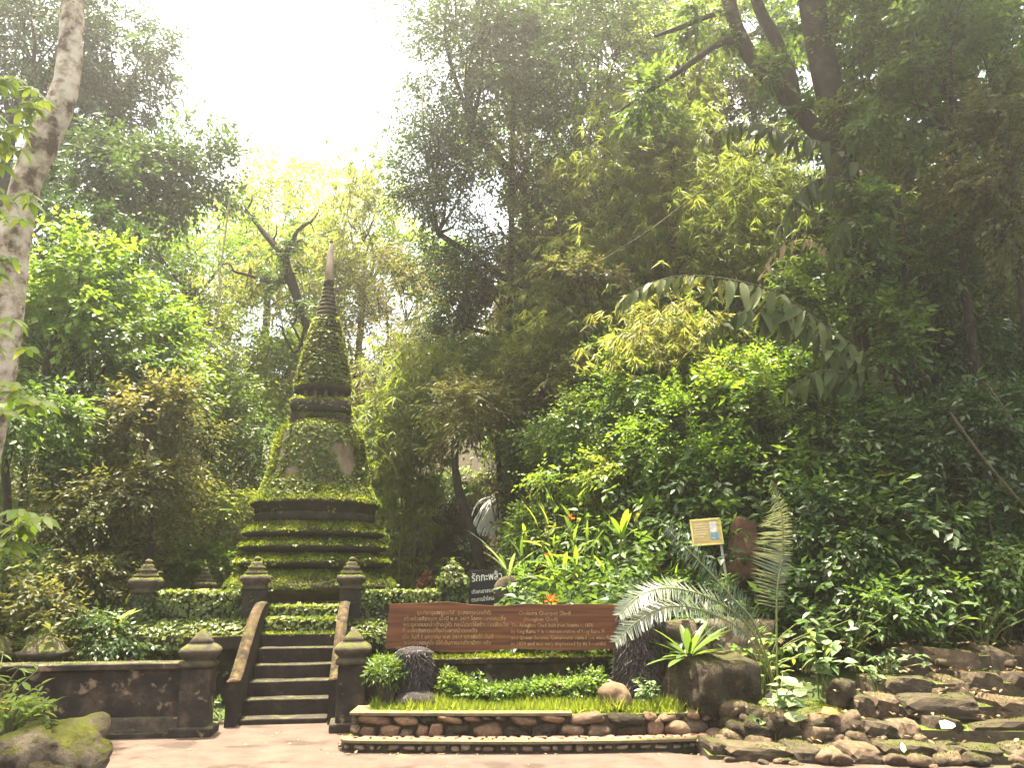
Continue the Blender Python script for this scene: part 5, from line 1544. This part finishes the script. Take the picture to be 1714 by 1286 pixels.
leafy("pale_leaf_plant", "pale heart-leaved plant hanging over the end of the bed wall", ground_at(1300, 1200, 8.15, .1), .34, 22, .13, .10, 'pale', 2, spread=.28, group=G)
leafy("pale_leaf_plant", "light green plant with big leaves beside the cycad base", ground_at(1370, 1080, 8.9, .1), .65, 34, .18, .10, 'pale', 3, spread=.45, group=G, tint=(.1, .8))
leafy("pale_leaf_plant", "fresh green plant with small leaves overhanging the upper steps", ground_at(1480, 1090, 9.05, .1), .42, 60, .10, .05, 'pale', 4, T_LEAF, spread=.45, group=G, tint=(.0, .7))
leafy("pale_leaf_plant", "low pale plant growing between the step stones", ground_at(1465, 1130, 8.7, .25), .25, 20, .10, .06, 'pale', 5, T_LEAF, spread=.2, group=G)
leafy("drooping_plant", "drooping dark-leaved plant between the round stone and the boulder", ground_at(1090, 1160, 8.62, .25), .36, 60, .12, .035, 'pale', 6, T_LEAF, spread=.26, tint=(.0, .5))
for i, (x, y, Y, lab) in enumerate(((1340, 960, 9.6, "shaded plant with pointed leaves beside the upright frond"), (1420, 1000, 9.5, "shaded plant with oval leaves above the pale creeper"), (1560, 1010, 9.55, "dark leafy plant drooping above the broad steps"), (1630, 985, 9.5, "shaded plant with large pointed leaves above the top step"), (1270, 1010, 9.3, "fresh green leafy plant below the standing stone"), (1330, 880, 10.0, "plant with upright lance leaves near the top of the tall frond"))):
    leafy("slope_plant", lab, ground_at(x, y, Y, .1), .8, 60, .17, .06, 'mid' if i != 4 else 'bright', 20 + i, T_LEAF, spread=.5, tint=(.2, .8), group="leafy plants above the steps", lean=(0, -.35, 0))

# ---- ginger and heliconia slope
rng = np.random.default_rng(700)
def ginger(label, x, y, Y, h, seed, n=4, L=.34, W=.075, mat='bright', flower=False):
    rng = np.random.default_rng(seed + 8000)
    p = px(x, y, Y); gz = hz_at(p[0], Y)
    root = empty("ginger_plant", label, "ginger", (p[0], Y, min(gz, p[2]) - .02), 0, "ginger plants on the sunlit bank")
    b = Leaves(); lst = []
    top = p[2] - min(gz, p[2]) + .05
    for s in range(n):
        a = rng.uniform(0, 2 * np.pi)
        e = np.array([math.cos(a) * .28, math.sin(a) * .28 - .12, top + h * rng.uniform(.2, .9)])
        path = smooth_path([np.array([rng.normal() * .06, rng.normal() * .06, 0]), e * np.array([.3, .3, .6]), e], 9)
        lst.append((path, np.linspace(.011, .005, 9)))
        k = 8
        q = np.linspace(3, 7.6, k); i0 = q.astype(int); f = (q - i0)[:, None]
        P = path[i0] * (1 - f) + path[np.minimum(i0 + 1, 8)] * f
        az = a + np.where(np.arange(k) % 2, 0, np.pi) + rng.normal(size=k) * .4
        D = np.stack([np.cos(az), np.sin(az) - .2, rng.uniform(.0, .9, k)], 1); D[-1] = (path[-1] - path[-2]) * 8
        b.add(P, D, UP + rng.normal(size=(k, 3)) * .35, L * rng.uniform(.7, 1.15, k), W * rng.uniform(.8, 1.1, k), np.clip(rng.normal(.5, .2, k), 0, 1), T_LONG)
    tubes("stem", lst, M['culm'], root, 5)
    b.build("foliage", M[mat], root); TRI[0] += b.ntri()
    if flower:
        fb = Leaves(); k = 12
        fb.add(np.repeat(lst[0][0][-1][None], k, 0), rv(rng, k) + UP * .8, rv(rng, k), .09, .03, rng.random(k), T_LEAF)
        fb.build("flower", M['orange'], root)
    return root
GI = [(890, 915), (900, 940), (930, 880), (960, 930), (985, 890), (1010, 950), (1040, 900), (1065, 940), (1095, 970), (1120, 900), (1140, 945), (945, 975), (890, 985), (1000, 985), (1050, 985), (865, 972), (1075, 880), (1015, 850), (950, 840), (1180, 960), (1150, 985), (1110, 850)]
FL = {4: "ginger plant with an orange flower in the middle of the sunlit bank", 1: "ginger plant with orange bloom just above the wooden sign", 8: "ginger plant with an orange bloom near the grey cycad frond", 17: "ginger plant with orange bloom under the lime bush"}
GL = [((923, 1000), "the orange flower over the wooden sign"), ((810, 985), "the black notice"), ((1085, 850), "the tall paddle leaves"), ((1183, 890), "the yellow panel"), ((1100, 990), "the arching cycad frond"), ((846, 985), "the brown mossy rock"), ((985, 890), "the orange bloom in mid bank"), ((940, 800), "the glowing yellow-green bush"), ((1040, 905), "the clump of paddle leaves"), ((800, 960), "the ribbon-leaved plant")]
GC = [('fresh green', 'mid-green', 'fresh green')[i % 3] if i not in (2, 6) else 'yellow-green' for i in range(len(GI))]
for i, (x, y) in enumerate(GI):
    Y = 10.6 + (1000 - y) / 150 * 1.6
    if x < 900: Y += 1.2
    lab = FL.get(i)
    if lab is None:
        for (lx, ly), nm in sorted(GL, key=lambda t: (t[0][0] - x) ** 2 + (t[0][1] - y) ** 2):
            lab = "lush %s ginger plant %s %s" % (GC[i], "below" if y > ly + 30 else ("above" if y < ly - 30 else "beside"), nm)
            if lab not in used_labels: break
    used_labels.add(lab)
    ginger(lab, x, y + 12, Y, .35, 30 + i, mat=('bright', 'mid', 'bright')[i % 3] if i not in (2, 6) else 'yellow', flower=i in FL, L=rng.uniform(.26, .36), W=rng.uniform(.05, .075))
# orange bloom that shows over the sign
p = at(923, 1008, 9.6)
root = empty("orange_flower", "orange flower peeping over the top edge of the wooden sign", "flower", (p[0], p[1], p[2]))
b = Leaves(); k = 14; rg = np.random.default_rng(1); b.add(np.zeros((k, 3)), rv(rg, k) + np.array([0, -.3, .7]), rv(rg, k), .10, .035, rg.random(k), T_LEAF); b.build("petals", M['orange'], root)
tubes("stem", [(np.array([[0, 0, -p[2] + .1], [.02, .02, -.5], [0, 0, 0]]), .008)], M['culm'], root, 5)
# upright banana-like shoots
for i, (x, y, Y, lab) in enumerate(((1085, 862, 11.6, "upright shoot of tall paddle leaves on the bank above the ginger"), (1185, 650, 12.2, "backlit yellow-green shoot with arching paddle leaves high on the slope"), (1040, 905, 11.0, "clump of paddle leaves beside the orange ginger flowers"))):
    p = at(x, y, Y)
    rosette("paddle_leaf_plant", lab, p, 7, .46, .10, 'bright', 620 + i, (.7, 1.45), T_STRAP, tint=(.2, .8))
# long grass-like leaf arching by the waterfall
p = at(852, 965, 12.3)
rosette("arching_leaf_plant", "long arching ribbon leaves beside the black notice", p, 7, 1.0, .05, 'pale', 640, (.7, 1.3), T_LONG, tint=(.3, .7))
# broad-leaved plants above the far end of the low wall
p = at(60, 1075, 10.2); rosette("canna_plant", "broad-leaved plants showing over the low wall", (p[0], 10.2, p[2] - .1), 11, .42, .16, 'mid', 650, (.3, 1.3), T_LEAF, tint=(.3, .9))
p = at(205, 1040, 10.5); rosette("pale_fern", "light fan-shaped leaf against the terrace plinth", p, 6, .30, .12, 'pale', 651, (.0, .8), T_LEAF)

# ---- potted plants in the near corner
M['pot'] = plainmat("black_pot", (.012, .012, .012), .5)
p = px(14, 1238, 6.9)
root = empty("potted_plant", "bright leafy plant in a black pot in the near corner", "potted plant", (p[0], p[1], 0))
V, F = lathe([(.13, 0), (.17, p[2] - .02), (.19, p[2] - .01), (.19, p[2] + .02), (.165, p[2] + .02), (.155, p[2] - .03)], 28)
fix(mk("pot", V, F, M['pot'], root, smooth=True))
rg = np.random.default_rng(660); b = Leaves(); lst = []
for i in range(46):
    a = rg.uniform(0, 2 * np.pi); rr = .34 * rg.random() ** .5
    e = np.array([math.cos(a) * rr + .05, math.sin(a) * rr * .7, p[2] + rg.uniform(.08, .34)])
    lst.append((smooth_path([np.array([0, 0, p[2] - .02]), e * np.array([.4, .4, .9]), e], 6), np.linspace(.006, .003, 6)))
    k = 7; D = rv(rg, k) * np.array([1, 1, .4]) + np.array([0, -.2, .1])
    b.add(np.repeat(e[None], k, 0) - rg.random((k, 1)) * np.array([0, 0, .08]), D, UP + rg.normal(size=(k, 3)) * .3, .11 * rg.uniform(.6, 1.1, k), .036, rg.uniform(.2, 1, k), T_LEAF)
b.build("foliage", M['bright'], root); tubes("stem", lst, M['culm'], root, 5)
p = px(10, 1120, 7.6)
leafy("corner_plant", "tall croton-like plant at the picture edge in front of the low wall", (p[0] - .1, 7.6, 0), .95, 70, .16, .045, 'bright', 61, T_LEAF, spread=.34, tint=(.3, 1.0), lean=(.1, 0, 0))
p = px(8, 1170, 7.4)
leafy("corner_plant", "orange-tinged leafy plant low in the near corner", (p[0] - .05, 7.35, 0), .55, 24, .13, .04, 'fallen', 62, T_LEAF, spread=.16, tint=(.0, .6))

# ---- pale leaning trunk and sapling at the edge
YT = 8.2
tp = [(-75, 1010), (-52, 860), (-24, 720), (0, 600), (14, 480), (27, 380), (46, 300), (76, 228), (106, 160), (117, 90), (121, 20), (124, -60), (120, -170)]
path = smooth_path([px(x, y, YT) for x, y in tp], 44); path[0][2] = 0
root = empty("pale_trunk_tree", "tree with a thick pale blotched trunk leaning along the picture edge", "tree", tuple(path[0]))
wpx = np.interp(np.arange(44), [0, 10, 20, 27, 31, 43], [30, 27, 24, 25, 20, 18])
V, F = tube_geo(path - path[0], wpx * mpp(60, 400, YT), 18, .10, 5)
mk("trunk", V, F, M['bark_pale'], root, smooth=True)
rg = np.random.default_rng(670); b = Leaves()
top = path[-1] - path[0]
crown(b, rg, top + np.array([-.4, .5, 1.9]), (2.2, 2.0, 1.1), 3500, .14, .07, .6, lobes=7)
lst = []
for i in range(7):
    e = top + np.array([-.4, .5, 1.9]) + rv(rg, 1)[0] * np.array([1.4, 1.3, .6]); lst.append((smooth_path([top, (top + e) / 2 + rg.normal(size=3) * .2, e], 8), np.linspace(.09, .02, 8)))
tubes("limb", lst, M['bark_pale'], root, 8)
b.build("crown", M['mid'], root)
def edge_sapling(label, x0, sprigs, seed, Y=7.4):
    rg = np.random.default_rng(seed)
    bx = (x0 - 857) / FPX * Y
    root = empty("edge_sapling", label, "sapling", (bx, Y, 0))
    b = Leaves(); lst = []
    topz = max(px(x, y, Y)[2] for x, y, r, n in sprigs) + .2
    stem = smooth_path([np.zeros(3), np.array([.05, .05, topz * .5]), np.array([-.05, 0, topz])], 16)
    lst.append((stem, np.linspace(.03, .008, 16)))
    for x, y, r, n in sprigs:
        c = px(x, y, Y) - np.array([bx, Y, 0])
        j = stem[np.argmin(np.abs(stem[:, 2] - (c[2] - .15)))]
        lst.append((smooth_path([j, (j + c) / 2 + UP * .08, c], 7), np.linspace(.010, .004, 7)))
        for q in range(n):
            e = c + rv(rg, 1)[0] * r * np.array([1, 1, .7])
            lst.append((np.array([c, (c + e) / 2 + UP * .03, e]), np.array([.004, .003, .002])))
            k = 7; a = np.linspace(0, 2 * np.pi, k, endpoint=False) + rg.random() * 6
            D = np.stack([np.cos(a), np.sin(a), np.full(k, -.35)], 1) + np.array([0, -.25, -.1])
            b.add(np.repeat(e[None], k, 0), D, UP + rg.normal(size=(k, 3)) * .25 + np.array([0, -.4, 0]), .22 * rg.uniform(.6, 1.1, k), .085, rg.uniform(.3, 1, k), T_LEAF)
    tubes("stem", lst, M['culm'], root, 6)
    b.build("foliage", M['bright'], root)
edge_sapling("slender sapling with sunlit hand-shaped leaves overlapping the pale trunk", -150, [(25, 165, .26, 9), (5, 215, .24, 7), (18, 340, .22, 7), (30, 655, .28, 8), (30, 885, .28, 9), (-5, 250, .26, 7), (20, 440, .2, 4), (15, 560, .24, 5)], 671)

# ---- forked dark tree on the slope
YF = 11.6
def limb(pts, Y): return [px(x, y, Y + d) for x, y, d in pts]
trunk = limb([(1520, 800, .4), (1500, 680, .2), (1470, 560, 0), (1440, 430, 0), (1410, 290, 0), (1385, 140, 0), (1360, 20, 0), (1350, -90, 0), (1340, -200, .2)], YF)
limbA = limb([(1420, 330, 0), (1395, 255, -.05), (1345, 195, -.1), (1290, 135, -.1), (1250, 85, 0), (1225, 20, .1), (1205, -70, .2), (1180, -170, .3)], YF)
limbB = limb([(1330, 175, 0), (1320, 120, .2), (1295, 60, .3), (1270, 10, .4), (1250, -60, .5)], YF + .2)
limbC = limb([(1240, 65, 0), (1200, 75, -.1), (1150, 110, -.2), (1090, 150, -.2), (1030, 190, -.2)], YF)
limbD = limb([(1225, 20, 0), (1190, 25, 0), (1140, 45, -.1), (1095, 60, -.1)], YF)
base = np.array([trunk[0][0], trunk[0][1], hz_at(trunk[0][0], trunk[0][1]) - .1])
root = empty("forked_tree", "dark forked tree with leaning limbs against the bright gap in the canopy", "tree", tuple(base))
mp_ = mpp(1400, 300, YF)
tubes("trunk", [(smooth_path([base] + trunk, 30) - base, np.linspace(29, 20, 30) * mp_), (smooth_path(limbA, 22) - base, np.linspace(17, 11, 22) * mp_)], M['bark'], root, 10, .15, 3)
tubes("limb", [(smooth_path(limbB, 12) - base, np.linspace(13, 9, 12) * mp_), (smooth_path(limbC, 12) - base, np.linspace(7, 2, 12) * mp_), (smooth_path(limbD, 9) - base, np.linspace(6, 3, 9) * mp_)], M['bark'], root, 8, .15, 4)
rg = np.random.default_rng(680); b = Leaves()
for (x, y, dY, R, n) in ((1300, -130, .3, (2.0, 1.6, 1.0), 7000), (1180, 20, .0, (.7, .6, .4), 1400), (1420, 60, .2, (.9, .8, .6), 2600), (1080, 150, -.2, (.6, .5, .35), 1200), (1500, -60, .3, (1.4, 1.2, .8), 4500), (1330, 90, 1.2, (.7, .5, .4), 900), (1440, 400, -.6, (.45, .3, 1.0), 3000), (1480, 570, -.6, (.55, .3, .9), 3200), (1500, 720, -.6, (.6, .35, .6), 2000), (1400, 200, -.35, (.4, .3, .7), 1000), (1350, 480, -.3, (.5, .35, .8), 1800), (1560, 420, -.2, (.6, .4, .9), 2200), (1280, 120, -.3, (.35, .25, .35), 500)):
    crown(b, rg, px(x, y, YF + dY) - base, R, n, .12, .05, .5, lobes=6, tl=.4)
crown(b, rg, np.array([6.2, 11.6, 12.6]) - base, (3.2, 2.4, .8), 6500, .20, .09, .5, lobes=9, tl=.7)
b.build("crown", M['mid'], root); TRI[0] += b.ntri()

# ---- palms with broad drooping leaflets
def frond(buf, rng, path, n, L, W, tint, down=1.15, tpl=T_LONG, start=.12, out=.55):
    m = len(path)
    q = np.linspace(start, .99, n) * (m - 1); i0 = np.minimum(q.astype(int), m - 2); f = (q - i0)[:, None]
    P = path[i0] * (1 - f) + path[i0 + 1] * f
    T = nrm(path[i0 + 1] - path[i0]); S = nrm(np.cross(T, UP))
    for s in (-1, 1):
        D = T * rng.uniform(.1, .9, (n, 1)) + S * s * out - UP * down + rng.normal(size=(n, 3)) * .34
        sz = np.interp(q / (m - 1), [0, .2, .6, 1], [.7, 1, 1, .55]) * rng.uniform(.4, 1.2, n); P = P + T * rng.normal(size=(n, 1)) * .03
        buf.add(P, D, S * s * .5 + UP * .8 + rng.normal(size=(n, 3)) * .6 + np.array([0, -.5, 0]), L * sz, W * sz, np.clip(tint + rng.normal(size=n) * .2, 0, 1), tpl)
def palm(label, base_px, fronds, Y, seed, L=.42, W=.125, n=15, mat='palm'):
    rng = np.random.default_rng(seed + 9000)
    bp_ = px(base_px[0], base_px[1], Y + .2)
    b0 = np.array([bp_[0], bp_[1], hz_at(bp_[0], bp_[1]) - .1])
    root = empty("fishtail_palm", label, "palm", tuple(b0))
    tubes("trunk", [(smooth_path([np.zeros(3), (bp_ - b0) * .5 + np.array([.06, .05, 0]), bp_ - b0], 12), np.linspace(.075, .055, 12))], M['bark'], root, 10, .15, seed)
    for fr in fronds:
        path = smooth_path([bp_ - b0] + [px(x, y, Y + d) - b0 for x, y, d in fr[0]], 26)
        ti = fr[1]
        rr = tubes("frond", [(path, np.linspace(.016, .004, 26))], M['twig'], root, 6)
        b = Leaves(); frond(b, rng, path, n, L, W, ti)
        b.build("leaflets", M['dry' if ti > 1 else mat], rr)
    return root
palm("palm whose long frond of drooping broad leaflets reaches out over the sunlit bushes", (1520, 640), [
    ([(1400, 560, -.3), (1300, 490, -.5), (1180, 462, -.6), (1100, 470, -.7), (1035, 505, -.7)], .75),
    ([(1420, 600, -.3), (1330, 530, -.4), (1250, 520, -.5), (1180, 560, -.6)], .4),
    ([(1450, 640, -.3), (1380, 620, -.4), (1320, 650, -.5)], .3)], 11.0, 1, n=44)
palm("palm with dark hanging leaflets crossing the forked trunk", (1500, 330), [
    ([(1400, 250, -.2), (1320, 222, -.3), (1250, 205, -.4), (1190, 225, -.5)], .1),
    ([(1420, 300, -.2), (1370, 300, -.3), (1330, 330, -.5), (1310, 380, -.5)], .2),
    ([(1450, 350, -.2), (1410, 380, -.4), (1390, 440, -.5)], .3)], 11.0, 2, n=40)
palm("palm with a withered buff frond among the dark leaves", (1420, 470), [
    ([(1380, 410, -.1), (1330, 400, -.2), (1290, 430, -.3), (1270, 480, -.3)], 1.5)], 11.2, 3, L=.26, W=.05, n=18)

# ---- cycad by the steps
def cycad():
    rng = np.random.default_rng(690)
    b0 = np.array(ground_at(1296, 1085, 8.8, 0)); b0[2] += .05
    root = empty("cycad", "cycad with stiff feather fronds, silvery with painted-in sky sheen, arching towards the sign", "cycad", tuple(b0))
    V, F = lathe([(.10, -.1), (.13, .05), (.12, .14), (.06, .2)], 20, 0, .2, 3)
    fix(mk("trunk", V, F, M['fibre'], root, smooth=True))
    FR = [([(1300, 1000, .05), (1310, 925, .08), (1308, 858, .0), (1290, 806, -.18)], .75, .33, (1.0, .35)),
          ([(1265, 1050, -.1), (1225, 1000, -.2), (1175, 945, -.3), (1115, 885, -.4)], .05, .24, (1, 1)),
          ([(1262, 1062, -.15), (1205, 1010, -.3), (1130, 985, -.45), (1075, 995, -.55), (1036, 1030, -.6)], .95, .20, (1, 1)),
          ([(1255, 1070, -.2), (1195, 1030, -.35), (1130, 1015, -.5), (1075, 1035, -.58), (1030, 1075, -.62)], .85, .19, (1, 1)),
          ]
    for pts, ti, L, sides in FR:
        path = smooth_path([np.array([0, 0, .15])] + [px(x, y, 8.75 + d) - b0 for x, y, d in pts], 34)
        rr = tubes("frond", [(path, np.linspace(.011, .004, 34))], M['culm'], root, 6)
        n = 74; m = 34
        q = np.linspace(.22, .995, n) * (m - 1); i0 = np.minimum(q.astype(int), m - 2); f = (q - i0)[:, None]
        P = path[i0] * (1 - f) + path[i0 + 1] * f; T = nrm(path[i0 + 1] - path[i0])
        S = nrm(np.cross(T, np.array([0, -.7, .7])))
        b = Leaves()
        for s, k in ((-1, sides[0]), (1, sides[1])):
            ll = L * abs(k) * np.interp(q / (m - 1), [.2, .4, .85, 1], [.7, 1, .85, .35])
            D = T * .38 + S * s * .9 - UP * .28 + rng.normal(size=(n, 3)) * .09
            b.add(P, D, np.cross(T, S) * 1.0 + rng.normal(size=(n, 3)) * .12 + UP * .3, ll, .014, np.clip(ti + rng.normal(size=n) * .08, 0, 1), T_NEEDLE)
        b.build("leaflets", M['cycad'], rr)
cycad()

# ---- broken trunk with epiphytic ferns behind the spire
YB = 18.6
tr = [px(x, y, YB) for x, y in ((515, 700), (522, 640), (520, 570), (500, 505), (482, 450), (474, 418))]
b0 = np.array([tr[0][0], YB, hz_at(tr[0][0], YB) - .1])
root = empty("broken_tree", "dark crooked trunk with fern tufts behind the ringed spire", "tree", tuple(b0))
mB = mpp(500, 480, YB)
br = [([(476, 430), (455, 405), (430, 375), (412, 352)], 6, 2.5), ([(478, 425), (490, 402), (500, 385), (520, 372)], 5, 2), ([(480, 470), (450, 470), (420, 462), (392, 455)], 5, 2), ([(512, 545), (495, 590), (475, 560)], 3, 1.5), ([(520, 600), (505, 575), (490, 545)], 3, 1.5)]
tubes("trunk", [(smooth_path([b0] + tr, 24) - b0, np.interp(np.arange(24), [0, 10, 18, 23], [5.5, 6, 8, 4]) * mB)] + [(smooth_path([px(x, y, YB), px(x + dx * .5 + 4, y - 14, YB), px(x + dx, y + dy, YB)], 7) - b0, np.linspace(2.0, .6, 7) * mB) for x, y, dx, dy in ((430, 375, -22, -20), (412, 352, 10, -30), (412, 352, -20, -12), (520, 372, 14, -24), (500, 385, 26, 4), (392, 455, -26, -10), (420, 462, -10, 24), (475, 560, -18, -14), (490, 545, 6, -30), (455, 405, 8, -30))] + [(smooth_path([px(x, y, YB) for x, y in p_], 10) - b0, np.linspace(a_, c_, 10) * mB) for p_, a_, c_ in br], M['bark'], root, 10, .5, 6)
rg = np.random.default_rng(695)
for (x, y, n) in ((476, 425, 14), (470, 470, 12), (510, 535, 8)):
    b = Leaves(); c = px(x, y, YB) - b0
    for i in range(n):
        d = rv(rg, 1)[0] + UP * .5; l = rg.uniform(.5, .95)
        path = smooth_path([c, c + d * l * .6, c + d * l - UP * l * .45], 12)
        frond(b, rg, path, 16, .26, .07, .45, .25, T_BLADE, .1, .8)
    b.build("fern_tuft", M['mid'], root)
# leaning dark trunk by the waterfall
tr = [px(x, y, 14.0) for x, y in ((814, 985), (806, 950), (793, 905), (781, 865), (768, 825), (762, 780), (760, 720))]
b0 = np.array([tr[0][0], 14.0, hz_at(tr[0][0], 14.0) - .1])
root = empty("leaning_trunk_tree", "slim dark leaning trunk beside the waterfall", "tree", tuple(b0))
tubes("trunk", [(smooth_path([b0] + tr, 20) - b0, np.linspace(.12, .06, 20))], M['bark'], root, 8, .2, 7)
b = Leaves(); crown(b, rg, px(770, 690, 14.0) - b0, (.9, .8, .8), 4500, .12, .035, .5, lobes=6, tl=.5); b.build("crown", M['olive'], root)
# thin trunks and lianas
def stem_tree(label, pts, Y, r, barkm, nm="slim_trunk_tree", leaf=None, seed=0):
    tr = [px(x, y, Y) for x, y in pts]; b0 = np.array([tr[0][0], Y, hz_at(tr[0][0], Y) - .1])
    root = empty(nm, label, "tree", tuple(b0))
    tubes("trunk", [(smooth_path([b0] + tr, 22) - b0, np.linspace(r * 1.2, r * .8, 22))], M[barkm], root, 8, .2, seed)
    rg = np.random.default_rng(seed + 77); b = Leaves()
    crown(b, rg, tr[-1] - b0, leaf[0], leaf[1], .11, .05, .5, lobes=6, tl=.45); b.build("crown", M[leaf[2]], root)
stem_tree("thin dark trunk rising from the valley floor near the terrace corner", [(246, 1000), (250, 900), (243, 800), (247, 730), (240, 690)], 12.6, .065, 'bark', leaf=((.9, .8, .5), 3500, 'olive'), seed=1)
stem_tree("slim dark trunk at the picture edge under the pale tree", [(8, 1000), (12, 850), (10, 780), (25, 720), (30, 690)], 10.8, .055, 'bark', leaf=((.7, .6, .5), 2600, 'mid'), seed=2)
stem_tree("short dark trunk seen through the bright leaves beside the pale trunk", [(70, 800), (75, 660), (88, 560), (92, 520)], 13.0, .07, 'bark', leaf=((1.1, .9, .5), 3600, 'bright'), seed=3)
stem_tree("curved dark trunk low in the valley undergrowth", [(160, 960), (185, 900), (205, 860), (205, 820)], 12.4, .06, 'bark', leaf=((.9, .7, .4), 3000, 'olive'), seed=4)
stem_tree("reddish trunk half hidden by bamboo high on the slope", [(1130, 420), (1122, 330), (1122, 270), (1120, 230)], 15.0, .11, 'bark_red', leaf=((1.0, .9, .5), 3000, 'bright'), seed=5)
stem_tree("creeper-wrapped dark post of a trunk in mid slope", [(990, 620), (985, 560), (978, 500), (976, 470)], 14.2, .09, 'bark', leaf=((.9, .8, .45), 3000, 'olive'), seed=6)
def vine(label, pts, Y, r=.012, mat='vine'):
    o = tubes("liana", [(smooth_path([px(x, y, Y) for x, y in pts], 30), r)], M[mat], None, 6, .3, 3)
    tag(o, label, "vine", "hanging lianas")
vine("pale liana hanging in the valley trees left of the spire", [(385, 330), (376, 400), (368, 460), (366, 520), (350, 580), (335, 640), (330, 690)], 16, .02)
vine("pale liana dangling from the canopy beside the sky gap", [(725, 90), (716, 120), (708, 160), (706, 210)], 14.0, .014)
vine("thorny stem slanting down the dark slope", [(1590, 690), (1640, 760), (1690, 820), (1725, 860)], 9.8, .018, 'twig')
vine("second slanting stem at the edge of the dark slope", [(1650, 640), (1690, 700), (1725, 770)], 9.9, .014, 'twig')
vine("slanting twig over the bamboo in mid slope", [(1000, 440), (1080, 390), (1160, 330), (1230, 270)], 13.0, .010, 'twig')


# ------------------------------------------------------------------ haze (even air round the whole place)
hz_ = rbox("haze", (-45, -12, -2.0), (45, 62, 34), None or M['pole'], None, 0)
hm = bpy.data.materials.new("haze_air"); hm.use_nodes = True
hm.node_tree.nodes.clear()
mo = hm.node_tree.nodes.new("ShaderNodeOutputMaterial"); pv = hm.node_tree.nodes.new("ShaderNodeVolumePrincipled")
pv.inputs["Color"].default_value = (1.0, .98, .96, 1)
pv.inputs["Density"].default_value = .0026
pv.inputs["Anisotropy"].default_value = .8
hm.node_tree.links.new(pv.outputs[0], mo.inputs["Volume"])
hz_.data.materials.clear(); hz_.data.materials.append(hm)
tag(hz_, "thin bright haze in the humid forest air", "haze", kind="stuff")
